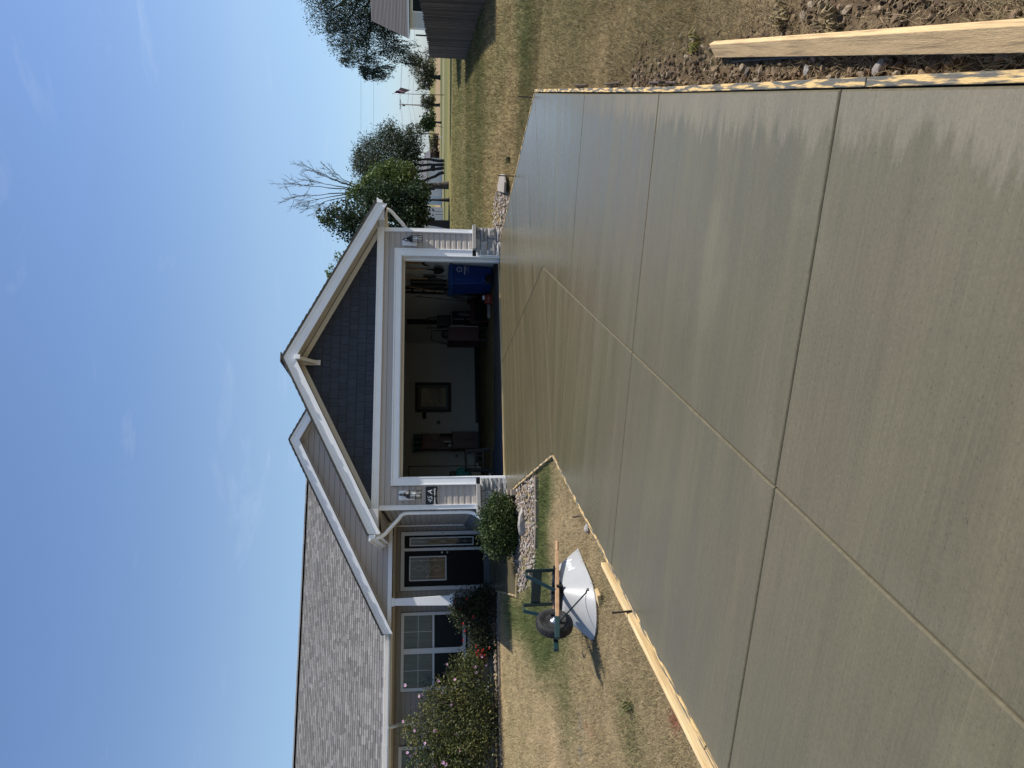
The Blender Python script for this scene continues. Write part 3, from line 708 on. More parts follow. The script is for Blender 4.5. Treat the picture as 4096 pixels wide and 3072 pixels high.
# ------------------------------------------------------------------ driveway of freshly finished concrete
def concrete(name, near=1.0):
    m = bpy.data.materials.new(name); m.use_nodes = True
    n, l = m.node_tree.nodes, m.node_tree.links; b = n['Principled BSDF']
    tc = n.new('ShaderNodeTexCoord'); geo = n.new('ShaderNodeNewGeometry')
    def noise(scale, detail, stretch, src=None, rough=.6, dist=0):
        mp = n.new('ShaderNodeMapping'); mp.inputs['Scale'].default_value = stretch
        l.new(src or tc.outputs['Object'], mp.inputs[0])
        t = n.new('ShaderNodeTexNoise'); t.inputs['Scale'].default_value = scale; t.inputs['Detail'].default_value = detail
        t.inputs['Roughness'].default_value = rough; t.inputs['Distortion'].default_value = dist
        l.new(mp.outputs[0], t.inputs['Vector']); return t.outputs['Fac']
    def rng_(x, a, bb, c, d):
        r = n.new('ShaderNodeMapRange'); r.inputs[1].default_value = a; r.inputs[2].default_value = bb; r.inputs[3].default_value = c; r.inputs[4].default_value = d
        l.new(x, r.inputs[0]); return r.outputs[0]
    def math_(op, a, bb):
        r = n.new('ShaderNodeMath'); r.operation = op
        for i, v in enumerate((a, bb)):
            if isinstance(v, (int, float)): r.inputs[i].default_value = v
            else: l.new(v, r.inputs[i])
        return r.outputs[0]
    broom = noise(1.0, 8, (.55, 46, 1), rough=.75)          # fine broom lines along local x
    band = noise(1.0, 4, (.22, 3.2, 1), rough=.55)          # wide trowel passes
    blot = noise(.55, 5, (1, 1, 1), geo.outputs['Position'])
    grit = noise(62, 5, (1, 1, 1), geo.outputs['Position'], .75)
    # drying margin along the right-hand form, where sun and wind reach first
    dp = n.new('ShaderNodeVectorMath'); dp.operation = 'DOT_PRODUCT'; dp.inputs[1].default_value = (.794, -.608, 0)
    l.new(geo.outputs['Position'], dp.inputs[0])
    edge = math_('SUBTRACT', .118, dp.outputs['Value'])      # distance in from that form
    wob = noise(1.0, 6, (2.2, 11, 1), rough=.6)
    dry = rng_(math_('SUBTRACT', edge, math_('MULTIPLY', rng_(wob, .3, .8, 0, 1), .36)), -.02, .10, 1, 0)
    sp = n.new('ShaderNodeSeparateXYZ'); l.new(geo.outputs['Position'], sp.inputs[0])
    dry = math_('MULTIPLY', dry, rng_(sp.outputs['Y'], 4.4, 7.5, .55, .10))
    bot = noise(.8, 5, (1, 1, 1), geo.outputs['Position'], .6, .4)
    dry2 = math_('MULTIPLY', rng_(bot, .56, .74, 0, .38), rng_(sp.outputs['Y'], 3.2, 5.5, 1, 0))
    dry = math_('MAXIMUM', dry, dry2)
    fine = noise(1.0, 5, (1.6, 150, 1), rough=.8)            # single bristle marks
    pits = noise(95, 2, (1, 1, 1), geo.outputs['Position'], .5)
    v = math_('MULTIPLY', rng_(broom, .25, .75, .86, 1.11), rng_(band, .3, .7, .93, 1.07))
    v = math_('MULTIPLY', v, rng_(fine, .3, .7, .87, 1.12)); v = math_('MULTIPLY', v, rng_(pits, .26, .36, .62, 1.0))
    v = math_('MULTIPLY', v, rng_(grit, .3, .72, .84, 1.14)); v = math_('MULTIPLY', v, rng_(blot, .3, .7, .93, 1.06))
    hue = n.new('ShaderNodeMix'); hue.data_type = 'RGBA'; hue.inputs[6].default_value = (.102, .0905, .050, 1); hue.inputs[7].default_value = (.107, .0895, .051, 1)
    l.new(rng_(noise(.45, 3, (1, 1, 1), geo.outputs['Position']), .42, .62, 0, 1), hue.inputs[0])
    mc = n.new('ShaderNodeMix'); mc.data_type = 'RGBA'; mc.inputs[7].default_value = (.158, .138, .100, 1)
    l.new(hue.outputs[2], mc.inputs[6]); l.new(dry, mc.inputs[0])
    vm = n.new('ShaderNodeMix'); vm.data_type = 'RGBA'; vm.blend_type = 'MULTIPLY'; vm.inputs[0].default_value = 1
    cc = n.new('ShaderNodeCombineColor')
    for i in range(3): l.new(v, cc.inputs[i])
    l.new(mc.outputs[2], vm.inputs[6]); l.new(cc.outputs[0], vm.inputs[7]); l.new(vm.outputs[2], b.inputs['Base Color'])
    rr = math_('ADD', rng_(band, .3, .7, .17, .33), math_('MULTIPLY', dry, .4))
    rr = math_('ADD', rr, rng_(sp.outputs['Y'], 3, 8, .2, 0.0))
    l.new(rr, b.inputs['Roughness']); b.inputs['Specular IOR Level'].default_value = .62
    hgt = math_('ADD', math_('ADD', math_('MULTIPLY', broom, .5), math_('MULTIPLY', fine, .45)), math_('MULTIPLY', grit, .4))
    bp = n.new('ShaderNodeBump'); bp.inputs['Strength'].default_value = .4; bp.inputs['Distance'].default_value = .004
    l.new(hgt, bp.inputs['Height'])
    bp2 = n.new('ShaderNodeBump'); bp2.inputs['Strength'].default_value = .35; bp2.inputs['Distance'].default_value = .02
    l.new(band, bp2.inputs['Height']); l.new(bp.outputs[0], bp2.inputs['Normal'])
    l.new(bp2.outputs[0], b.inputs['Normal']); return m
CON = concrete('fresh_concrete')
CEDGE = M('trowelled_edge', (.108, .096, .064), .9, .25, 30, spec=.1)
CBASE = M('joint_concrete', (.085, .076, .056), .9, .25, 20, spec=.1)

A_, B_, C_ = (7.375, 9.348), (1.599, 9.265), (4.375, 9.326)
c0l, c0m, c0r = (1.632, 11.75), (4.436, 11.86), (7.33, 11.87)
Dg, TL, TR, TIP, GR = (4.50, 14.495), (2.02, 14.495), (6.92, 14.495), (1.655, 14.16), (7.289, 14.257)
c2l, J2, c2r = (1.412, 8.94), (3.312, 7.753), (5.11, 6.445)
c3l, J3, c3r = (.075, 6.63), (1.817, 5.516), (3.507, 4.372)
c4l, J4, c4r = (-1.204, 4.416), (.404, 3.401), (1.99, 2.392)
c5l, J5, c5r = (-2.474, 2.216), (-1.01, 1.286), (.47, .41)
c6l, J6, c6r = (-3.744, .016), (-2.42, -.83), (-1.05, -1.57)
panels = [([B_, C_, Dg, TL, (2.02, 14.30), TIP], 0), ([C_, A_, c0r, GR, (6.93, 14.30), TR, Dg], 0),
          ([B_, c2l, J2, C_], -20), ([C_, J2, c2r, A_], -18), ([c2l, c3l, J3, J2], -34), ([J2, J3, c3r, c2r], -35),
          ([c3l, c4l, J4, J3], -33), ([J3, J4, c4r, c3r], -33), ([c4l, c5l, J5, J4], -34), ([J4, J5, c5r, c4r], -34), ([c5l, c6l, J6, J5], -35), ([J5, J6, c6r, c5r], -35)]
drv = bpy.data.objects.new('driveway', None)
outline = [TIP, B_, c2l, c3l, c4l, c5l, c6l, J6, c6r, c5r, c4r, c3r, c2r, A_, c0r, GR, TR, TL]
me_ = MB().prism([(x, y, plane(y)-.022) for x, y in outline], (0, 0, -.10)).mesh('driveway'); me_.materials.append(CBASE)
drv = link('driveway', me_)
tag(drv, 'freshly broomed wet concrete driveway with tooled joints', kind='structure')
def inset(poly, d):
    n = len(poly); a = sum(poly[i][0]*poly[(i+1) % n][1]-poly[(i+1) % n][0]*poly[i][1] for i in range(n))
    if a < 0: poly = poly[::-1]
    out = []
    for i in range(n):
        p0, p1, p2 = Vector(poly[i-1]), Vector(poly[i]), Vector(poly[(i+1) % n])
        e1, e2 = (p1-p0).normalized(), (p2-p1).normalized(); n1, n2 = Vector((-e1.y, e1.x)), Vector((-e2.y, e2.x))
        k = 1+n1.dot(n2); out.append(p1 + (n1+n2)*(d/max(k, .3)))
    return out
for poly, ang in panels:
    r0, r1, r2 = inset(poly, .0045), inset(poly, .0085), inset(poly, .014); n = len(r0)
    cx_ = sum(p.x for p in r0)/n; cy_ = sum(p.y for p in r0)/n; a = rad(ang)
    R2 = Matrix.Rotation(-a, 2)
    vs = []
    for ring, dz in ((r0, -.021), (r0, -.008), (r1, -.003), (r2, 0.0)):
        for p in ring:
            q = R2 @ Vector((p.x-cx_, p.y-cy_)); vs.append((q.x, q.y, plane(p.y)+dz-plane(cy_)))
    m = MB(); m.v = vs
    m.f = [(k*n+i, k*n+(i+1) % n, (k+1)*n+(i+1) % n, (k+1)*n+i) for k in range(3) for i in range(n)] + [tuple(range(3*n, 4*n))]
    me = m.mesh('panel'); me.materials.append(CON); me.materials.append(CEDGE)
    for pl_ in me.polygons[:3*n]: pl_.material_index = 1
    o = link('panel', me, drv, (cx_, cy_, plane(cy_))); o.rotation_euler.z = a
# ------------------------------------------------------------------ front walk of the same pour
WALK = [(-.25, 18.20), (-.30, 13.40), (-.27, 13.28), (.06, 13.26), (.50, 14.40), (.55, 15.2), (1.22, 15.4), (1.22, 18.20)]
wz = lambda y: plane(y)
wk = MB().prism([(x, y, wz(y)-.10) for x, y in WALK], (0, 0, .10)); wko = wk.build('front_walk', concrete('walk_concrete')); tag(wko, 'wet grey concrete front walk leading to the door', kind='structure')
st = MB().box(-.26, 1.22, WY-.20, WY-.03, -.05, .125).build('door_step', MT['slate']); tag(st, 'grey concrete step under the front door', kind='structure')

# ------------------------------------------------------------------ the ground, one sheet to the horizon
DRY1, DRY2, GRN1, GRN2 = np.array((.40, .305, .175)), np.array((.27, .21, .12)), np.array((.070, .100, .030)), np.array((.110, .122, .046))
SOIL = np.array((.120, .083, .050))
def blob(x, y, cx, cy, rx, ry, a=0):
    ca, sa = math.cos(a), math.sin(a); dx, dy = x-cx, y-cy
    u, v = (ca*dx+sa*dy)/rx, (-sa*dx+ca*dy)/ry
    return np.exp(-(u*u+v*v))
def greenness(x, y):
    g = 0.26*vnoise(x, y, .55) + 0.16*vnoise(x+40, y, 1.7) - .12
    left = x < 2.2
    gl = .95*blob(x, y, .75, 10.55, 1.0, .55) + .80*blob(x, y, -.1, 11.0, .5, .9) + .75*blob(x, y, -.72, 13.3, .48, 2.6) + .65*blob(x, y, -1.0, 10.6, .55, 1.6, .25) + .75*blob(x, y, 1.3, 9.9, .5, .5) + .30*blob(x, y, -1.7, 9.3, .7, .6) + .30*blob(x, y, -1.35, 6.5, .35, .3)
    gr = .42*blob(x, y, 9.6, 10.2, 2.6, .9, -.1) + .30*blob(x, y, 14, 19, 7, 2.0, -.2) + .22*blob(x, y, 6.3, 5.4, 1.2, 1.5) + .45*blob(x, y, 10.6, 9.6, .25, .3)
    s = .2675*x + .9635*y
    far = np.clip((s-17)/14, 0, 1)*.36*(.7+.6*vnoise(x, y, .11)) + .26*np.clip((s-64)/8, 0, 1)
    return np.clip(g + np.where(left, gl, gr) + far*np.where(left, 0, 1), 0, 1)
def soilness(x, y):
    d = .794*x - .608*y - .118                                # metres right of the right-hand form
    along = .608*x + .794*y
    a = np.clip(1-(d-.10)/.40, 0, 1)*np.clip((7.6-along)/1.2, 0, 1)*(d > -.1)
    b2 = np.clip(1.5-np.abs(d-.70)/.70, 0, 1)*np.clip((4.1-along)/.7, 0, 1)
    dl = -(.8658*x - .5003*y) - 3.25                          # metres left of the left-hand form
    c = np.clip(1-(dl+.02)/.20, 0, 1)*(dl > -.1)*np.clip((10.2-y)/.4, 0, 1)*.8
    t = np.maximum(np.maximum(a, b2), c)
    return np.clip(t*1.25 - .5*vnoise(x*1.0, y*1.0, 3.1)*(t < .97), 0, 1)
def lawncol(x, y, rnd):
    g = greenness(x, y)[:, None]; k = vnoise(x+9, y-5, 2.4)[:, None]
    dry = DRY1*(1-k*.55) + DRY2*k*.55
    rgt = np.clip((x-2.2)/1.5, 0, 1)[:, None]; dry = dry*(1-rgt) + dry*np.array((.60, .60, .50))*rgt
    d = np.clip(g*1.25 + (rnd[:, None]-.5)*.75*(g > .06), 0, 1)
    grn = GRN1*(1-k) + GRN2*k
    return dry*(1-d) + grn*d

gang = np.concatenate([np.linspace(-.62, 1.25, 260), np.linspace(1.25, 2*math.pi-.62, 62)[1:-1]])
grad = np.concatenate([[0.0], np.geomspace(.5, 60, 150), np.geomspace(63, 16000, 62)])
TH, RR = np.meshgrid(gang, grad); gx_, gy_ = (RR*np.sin(TH)).ravel(), (RR*np.cos(TH)).ravel()
gzv = ground_z(gx_, gy_) - .022*np.clip(soilness(gx_, gy_), 0, 1)
V = np.stack([gx_, gy_, gzv], 1); na, nr_ = len(gang), len(grad)
I, J = np.meshgrid(np.arange(nr_-1), np.arange(na), indexing='ij'); J2_ = (J+1) % na
F = np.stack([I*na+J, (I+1)*na+J, (I+1)*na+J2_, I*na+J2_], -1).reshape(-1, 4)[:, ::-1]
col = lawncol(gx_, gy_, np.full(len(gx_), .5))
s_ = .2675*gx_+.9635*gy_
near_dark = np.clip((16-np.hypot(gx_, gy_))/10, 0, 1)[:, None]*.45        # soil showing between blades where blades are modelled
col = col*(1-near_dark) + SOIL*1.25*near_dark
so = soilness(gx_, gy_)[:, None]; col = col*(1-so) + SOIL*so
# mown bands and the verge beyond
def band(a, b, c, k): 
    global col
    w = (np.clip((s_-a)/(.06*a), 0, 1)*np.clip((b-s_)/(.06*b), 0, 1)*k)[:, None]; col = col*(1-w) + np.array(c)*w
far_y = np.clip((s_-36)/10, 0, 1)[:, None]; col = col*(1-.7*far_y) + np.array((.165, .140, .048))*.7*far_y
band(69, 73, (.27, .22, .11), .85); band(73, 100, (.11, .115, .045), .85); band(104, 118, (.24, .205, .165), .9); band(118, 150, (.06, .085, .03), .9); band(150, 330, (.26, .185, .11), .85)
gm = bpy.data.materials.new('lawn_ground'); gm.use_nodes = True
n_, l_ = gm.node_tree.nodes, gm.node_tree.links; b_ = n_['Principled BSDF']; b_.inputs['Roughness'].default_value = .95; b_.inputs['Specular IOR Level'].default_value = .1
at_ = n_.new('ShaderNodeAttribute'); at_.attribute_name = 'Col'
tc_ = n_.new('ShaderNodeTexCoord'); ns_ = n_.new('ShaderNodeTexNoise'); ns_.inputs['Scale'].default_value = 9; ns_.inputs['Detail'].default_value = 9; ns_.inputs['Roughness'].default_value = .75
l_.new(tc_.outputs['Object'], ns_.inputs['Vector'])
mr2 = n_.new('ShaderNodeMapRange'); mr2.inputs[1].default_value = .3; mr2.inputs[2].default_value = .7; mr2.inputs[3].default_value = .62; mr2.inputs[4].default_value = 1.38
l_.new(ns_.outputs['Fac'], mr2.inputs[0])
vm_ = n_.new('ShaderNodeVectorMath'); vm_.operation = 'SCALE'; l_.new(at_.outputs['Color'], vm_.inputs[0]); l_.new(mr2.outputs[0], vm_.inputs['Scale'])
l_.new(vm_.outputs[0], b_.inputs['Base Color'])
bp_ = n_.new('ShaderNodeBump'); bp_.inputs['Distance'].default_value = .05; bp_.inputs['Strength'].default_value = .8; l_.new(ns_.outputs['Fac'], bp_.inputs['Height']); l_.new(bp_.outputs[0], b_.inputs['Normal'])
gnd = np_mesh('lawn', V, F, gm, col, smooth=True); tag(gnd, 'half dried lawn and fields', kind='structure')

# ------------------------------------------------------------------ grass blades
def inpoly(x, y, poly):
    r = np.zeros(len(x), bool); n = len(poly)
    for i in range(n):
        (x1, y1), (x2, y2) = poly[i], poly[(i+1) % n]
        if y1 == y2: continue
        c = ((y1 > y) != (y2 > y)) & (x < (x2-x1)*(y-y1)/(y2-y1)+x1); r ^= c
    return r
BED1 = [(-.27, 13.25), (.06, 13.26), (.5, 14.3), (.6, 15.2), (1.3, 15.2), (1.4, 14.3), (1.62, 14.2), (1.60, 12.4), (1.56, 10.9), (1.46, 10.74), (1.15, 10.78), (.75, 10.84), (.45, 11.0), (.15, 11.25), (-.15, 11.8)]
BED2 = [(-8, 18.4), (-.27, 18.4), (-.27, 16.1), (-.75, 16.55), (-1.6, 16.72), (-2.6, 16.74), (-3.9, 16.6), (-8, 16.4)]
BED3 = [(7.40, 14.2), (7.7, 14.6), (7.75, 15.6), (8.35, 15.55), (8.80, 15.25), (8.85, 14.55), (8.5, 13.5), (8.15, 13.0), (7.62, 12.72), (7.42, 12.7)]
DRV = [tuple(p) for p in inset(outline, -.045)]
HOUSEP = [(1.2, 14.2), (7.75, 14.2), (7.75, 22), (1.2, 22)]
def grass(n, r0, r1, a0, a1, hh, ww, seed):
    g = np.random.default_rng(seed)
    r = np.exp(g.uniform(math.log(r0), math.log(r1), n)); a = g.uniform(a0, a1, n)
    x, y = r*np.sin(a), r*np.cos(a)
    bad = inpoly(x, y, DRV) | inpoly(x, y, BED1) | inpoly(x, y, BED2) | inpoly(x, y, BED3) | inpoly(x, y, HOUSEP) | inpoly(x, y, WALK) | (y > 28)*(x < 9)
    s = soilness(x, y); bad |= (g.uniform(0, 1, n) < np.clip(s*1.15, 0, .86))
    k = ~bad; x, y, r = x[k], y[k], r[k]; n = len(x)
    sc = np.clip((r/6)**.55, .75, 3.2)
    gr = greenness(x, y)
    tuft = .7+.7*vnoise(x, y, 4.0)
    h = hh*sc**.7*g.uniform(.5, 1.3, n)*tuft*(1+.35*gr); w = ww*sc*g.uniform(.7, 1.3, n)
    th = g.uniform(0, 2*math.pi, n); le = g.uniform(.35, 1.5, n)*(1-.35*gr)
    bx, by = np.cos(th)*w/2, np.sin(th)*w/2; ph = g.uniform(0, 2*math.pi, n)
    z = ground_z(x, y)-.004
    P0 = np.stack([x-bx, y-by, z], 1); P1 = np.stack([x+bx, y+by, z], 1)
    P2 = np.stack([x+np.cos(ph)*h*le, y+np.sin(ph)*h*le, z+h*np.clip(1.25-le*.6, .25, 1)], 1)
    V = np.stack([P0, P1, P2], 1).reshape(-1, 3); F = np.arange(3*n).reshape(-1, 3)
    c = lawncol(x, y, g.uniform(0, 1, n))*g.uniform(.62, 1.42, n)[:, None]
    red = (blob(x, y, -1.02, 5.31, .07, .10)+.6*blob(x, y, -1.6, 8.2, .05, .3))[:, None]*.8; c = c*(1-red) + np.array((.30, .045, .035))*red
    blu = (blob(x, y, -1.62, 8.5, .10, .10)+blob(x, y, -1.92, 8.55, .08, .10))[:, None]*.6; c = c*(1-blu) + np.array((.10, .15, .21))*blu
    return V, F, np.repeat(c, 3, 0)
Vs, Fs, Cs, off = [], [], [], 0
for args in ((290000, 3.2, 20, -.50, .20, .046, .0046, 1), (300000, 2.0, 14, .42, 1.12, .050, .0046, 2), (170000, 12, 60, .36, 1.0, .052, .0075, 3)):
    V, F, c = grass(*args); Vs.append(V); Fs.append(F+off); Cs.append(c); off += len(V)
o = np_mesh('grass', np.vstack(Vs), np.vstack(Fs), MT['grassm'], np.vstack(Cs)); tag(o, 'short dried grass with green patches on both lawns', kind='stuff')

# ------------------------------------------------------------------ river rock, soil clods
def ico(seed, rough=.22):
    m = bpy.data.meshes.new('tmp'); import bmesh
    b = bmesh.new(); bmesh.ops.create_icosphere(b, subdivisions=2 if rough > .3 else 1, radius=1)
    v = np.array([w.co[:] for w in b.verts]); f = np.array([[w.index for w in q.verts] for q in b.faces]); b.free(); bpy.data.meshes.remove(m)
    g = np.random.default_rng(seed); d = g.normal(size=(5, 3)); 
    d = g.normal(size=(9, 3))
    for k in range(9):
        d[k] /= np.linalg.norm(d[k]); v -= np.clip(v@d[k]-(.86-rough*.75), 0, 1)[:, None]*d[k]
    return v*(1+g.uniform(-rough*.35, rough*.35, (len(v), 1))), f
ROCKS = [ico(s) for s in range(8)]; CLODS = [ico(s+50, .42) for s in range(8)]
def rotm(g, n):
    q = g.normal(size=(n, 4)); q /= np.linalg.norm(q, axis=1)[:, None]; a, b, c, d = q.T
    return np.stack([1-2*(c*c+d*d), 2*(b*c-a*d), 2*(b*d+a*c), 2*(b*c+a*d), 1-2*(b*b+d*d), 2*(c*d-a*b), 2*(b*d-a*c), 2*(c*d+a*b), 1-2*(b*b+c*c)], 1).reshape(n, 3, 3)
def scatter(name, label, poly, n, smin, smax, pal, seed, kinds, dz=0.0, mask=None, flat=.62, parent=None):
    g = np.random.default_rng(seed); P = np.array(poly); lo, hi = P.min(0), P.max(0)
    x = g.uniform(lo[0], hi[0], n*6); y = g.uniform(lo[1], hi[1], n*6); k = inpoly(x, y, poly)
    if mask is not None: k &= g.uniform(0, 1, n*6) < mask(x, y)
    x, y = x[k][:n], y[k][:n]; n = len(x); Rm = rotm(g, n)
    sz = smin + (smax-smin)*g.uniform(0, 1, n)**2.2; Vs, Fs, Cs, off = [], [], [], 0
    pal = np.array(pal); z = ground_z(x, y) + dz
    for i in range(n):
        v, f = kinds[i % len(kinds)]; an = np.array([1, g.uniform(.6, .95), g.uniform(.5, .8)])
        w = (v*an)@Rm[i].T*sz[i]; w[:, 2] *= flat
        Vs.append(w + np.array([x[i], y[i], z[i]+sz[i]*.22+g.uniform(0, .012)])); Fs.append(f+off); off += len(v)
        c = pal[g.integers(len(pal))]*g.uniform(.75, 1.25); Cs.append(np.tile(c, (len(v), 1)))
    o = np_mesh(name, np.vstack(Vs), np.vstack(Fs), MT['rockc'], np.vstack(Cs), parent, smooth=False)
    return tag(o, label, kind='stuff')
RP = [(.25, .20, .155), (.17, .14, .115), (.31, .265, .215), (.20, .16, .13), (.13, .115, .10), (.26, .205, .18), (.38, .34, .29), (.21, .185, .16)]
beds = []
def bedsheet(poly, name, label, dz=-.012):
    m = MB().prism([(x, y, gz(x, y)+dz-.03) for x, y in poly], (0, 0, .036)); o = m.build(name, M(name+'_soil', (.07, .058, .048), .95, .3, 20, bump=.6, bscale=60)); tag(o, label, kind='structure')
bedsheet(BED1, 'planting_bed', 'brown soil under the rocks by the boxwood'); bedsheet(BED2, 'planting_bed', 'brown soil bed along the window wall'); bedsheet(BED3, 'planting_bed', 'soil under the rocks at the right pier')
scatter('river_rock', 'tan river rock bed between boxwood and lawn', BED1, 1500, .022, .062, RP, 3, ROCKS, .004)
scatter('river_rock', 'river rock strip under the shrubs by the windows', BED2, 2300, .024, .058, RP, 4, ROCKS, .004, mask=lambda x, y: np.clip(.35+.6*(17.6-y), .15, 1))
scatter('river_rock', 'small river rock bed beside the right stone pier', BED3, 620, .025, .062, RP, 5, ROCKS, .006)
CP = [(.115, .075, .042), (.15, .102, .058), (.085, .056, .033), (.18, .125, .075), (.23, .18, .12)]
scatter('soil_clods', 'dug brown soil clods along the right form', [(0.09, -.2), (1.19, 1.3), (2.42, 2.9), (4.33, 5.4), (5.48, 6.9), (5.8, 6.9), (4.6, 4.4), (3.4, 2.0), (2.3, .2)], 7500, .007, .036, CP, 6, CLODS, -.020, mask=soilness, flat=.8)
scatter('soil_clods', 'crumbs of soil and stone along the left form', [(1.45, 9.2), (-.1, 6.5), (-2.6, 2.2), (-2.9, 2.3), (-.45, 6.6), (1.2, 9.4)], 900, .008, .032, CP+[(.3, .27, .24)], 7, CLODS, -.012, mask=soilness, flat=.8)
# ------------------------------------------------------------------ formwork, stakes and loose lumber
def board(name, label, p, q, w, h, z0, z1, mat, cat='form board', group='form boards round the fresh slab'):
    """a plank from p to q (x, y); its top rises z0..z1 and it keeps its own grain direction"""
    a, b = Vector((p[0], p[1], z0)), Vector((q[0], q[1], z1)); L = (b-a).length
    m = MB(); n = max(2, int(L/.5))
    m.add([(x, sy*w/2, sz) for x in np.linspace(0, L, n+1) for sy, sz in ((-1, -h), (1, -h), (1, 0), (-1, 0))],
          [(k*4+j, k*4+(j+1) % 4, (k+1)*4+(j+1) % 4, (k+1)*4+j) for k in range(n) for j in range(4)] + [(0, 3, 2, 1), (n*4, n*4+1, n*4+2, n*4+3)])
    me = m.mesh(name); me.materials.append(mat)
    o = link(name, me, None, a); x, y, d = basis(b-a); o.rotation_euler = Matrix((d, x, y)).transposed().to_euler()
    bv = o.modifiers.new('bevel', 'BEVEL'); bv.width = .004; bv.segments = 2; bv.limit_method = 'ANGLE'
    return tag(o, label, cat, group)
def off(p, d): return (p[0]+d[0], p[1]+d[1])
rn = (.794*.021, -.608*.021); lnv = (-.8658*.021, .5003*.021)
P = lambda p: plane(p[1])
jr = (1.878, 2.245)
e0 = (-.205, -.475)
board('form_board', 'concrete-smeared form board along the near right slab edge', off(e0, rn), off(jr, rn), .038, .089, P(e0)+.003, P(jr)+.003, MT['form'])
jr2 = (3.462, 4.312)
board('form_board', 'yellow form board of the right edge starting at the butt joint', off((1.884, 2.252), rn), off(jr2, rn), .038, .089, P(jr)+.002, P(jr2)+.004, MT['form'])
board('form_board', 'pale form board running up to the far right slab corner', off((3.468, 4.319), rn), off((7.40, 9.36), rn), .038, .089, P(jr2)+.002, P(A_)+.002, MT['form'])
board('form_board', 'thin form board along the far slab edge to the stone pier', (7.40, 9.41), (7.315, 14.26), .038, .089, P(A_)+.004, P(GR)+.004, MT['form'])
board('form_board', 'short form board from the lawn tip to the left pier', (1.578, 9.30), (1.628, 13.6), .038, .089, P(B_)+.004, P((0, 13.6))+.004, MT['form'])
m1 = (.36, 7.12)
board('form_board', 'pale form board along the left edge next to the lawn tip', off((1.575, 9.225), lnv), off(m1, lnv), .038, .089, P(B_)+.004, P(m1)+.002, MT['form'])
m2 = (-1.05, 4.68)
board('form_board', 'weathered form board on the left edge beside the loose stud', off((.355, 7.11), lnv), off(m2, lnv), .038, .089, P(m1)+.003, P(m2)+.003, MT['form'])
board('form_board', 'form board of the left edge nearest the viewer', off((-1.055, 4.67), lnv), off((-3.2, .955), lnv), .038, .089, P(m2)+.002, P((0, .95))+.002, MT['form'])
board('form_board', 'form board along the left side of the front walk', (-.325, 13.40), (-.272, 18.15), .038, .089, P((0, 13.4))+.004, P((0, 18.1))+.004, MT['form'], group='form boards of the front walk')
board('form_board', 'short pine board closing the end of the front walk', (-.36, 13.36), (.06, 13.232), .038, .13, P((0, 13.3))+.003, P((0, 13.2))+.003, MT['pine'], group='form boards of the front walk')

def stake(x, y, top, label, r=.008, tilt=(0, 0), mat='rust', group='steel stakes holding the form boards'):
    z = gz(x, y); m = MB(); n = 14; pts = []; rs = []
    for i in range(n*2+1):
        t = i/(n*2); pts.append(Vector((x+tilt[0]*t, y+tilt[1]*t, z-.1+(top-z+.1)*t))); rs.append(r*(1.0 if i % 2 else .86))
    m.tube(pts, rs, 7); o = m.build('form_stake', MT[mat]); return tag(o, label, 'stake', group)
stake(7.485, 9.60, .150, 'dark steel stake standing at the far right slab corner', .011, (.015, .01))
stake(7.425, 11.82, .268, 'tall dark steel stake on the far slab edge by the flat stone', .012)
stake(7.40, 13.75, .135, 'steel stake in the river rock beside the right pier', .011)
stake(-.30, 6.15, .055, 'rusty stake leaning over the loose stud on the left', .010, (-.01, -.12))
stake(.66, 7.90, -.045, 'low stake stub in the soil of the left slab edge', .011, (-.02, .06))
for (x, y), lb in (((3.545, 4.30), 'stake stub where two right form boards meet'), ((4.42, 5.46), 'middle stake stub behind the right form'), ((5.345, 6.65), 'farthest stake stub behind the right form')):
    stake(x, y, plane(y)+.028, lb, .010)
def rod(p, q, z, label, r=.009):
    m = MB(); a, b = Vector((*p, gz(*p)+z)), Vector((*q, gz(*q)+z)); n = 24
    m.tube([a+(b-a)*i/n for i in range(n+1)], [r*(1 if i % 2 else .9) for i in range(n+1)], 7)
    tag(m.build('steel_rod', MT['rust']), label, 'steel rod', 'steel rods lying by the right form')
rod((3.40, 4.12), (3.80, 4.62), .02, 'steel rod lying in the soil behind the joint of the right form')
rod((4.36, 5.32), (4.72, 5.80), .02, 'steel rod lying halfway along the right form')
rod((5.22, 6.44), (5.66, 7.00), .02, 'steel rod lying near the far end of the right form')

# the two loose studs and the off-cut
za = gz(-.2, 6.6)
board('loose_stud', 'clean pine stud lying on the dry grass beside the left form', (.10, 6.85), (-1.69, 3.72), .038, .089, za+.092, gz(-1.6, 3.7)+.092, MT['pine'], 'stud', 'loose pine studs')
zb = gz(3, 3.4)+.02
stud2 = M('stained_lumber', (.58, .40, .20), .8, .24, 15, (.45, 7, 7), .35, 70, col2=(.34, .23, .12), c2lo=.50, c2hi=.66)
sd_, sr_, th_ = Vector((-.643, -.766, 0)), Vector((.766, -.643, 0)), rad(54)      # stud lies rolled on the rods, wide face tipped up
wv_, tv_ = Vector((0, math.sin(th_), math.cos(th_)))*.089, Vector((0, math.cos(th_), -math.sin(th_)))*.038
sec = [Vector((0, 0, 0)), tv_, tv_+wv_, wv_]; m = MB()
m.v = [(x, p.y, p.z) for x in np.linspace(0, 3.6, 9) for p in sec]
m.f = [(k*4+(j+1) % 4, (k+1)*4+(j+1) % 4, (k+1)*4+j, k*4+j) for k in range(8) for j in range(4)] + [(3, 2, 1, 0), (32, 33, 34, 35)]
me = m.mesh('loose_stud'); me.materials.append(stud2)
st2 = link('loose_stud', me, None, (3.05, 3.46, gz(3.05, 3.46)+.045)); st2.rotation_euler = Matrix((sd_, sr_, Vector((0, 0, 1)))).transposed().to_euler()
bv = st2.modifiers.new('bevel', 'BEVEL'); bv.width = .004; bv.segments = 2; bv.limit_method = 'ANGLE'
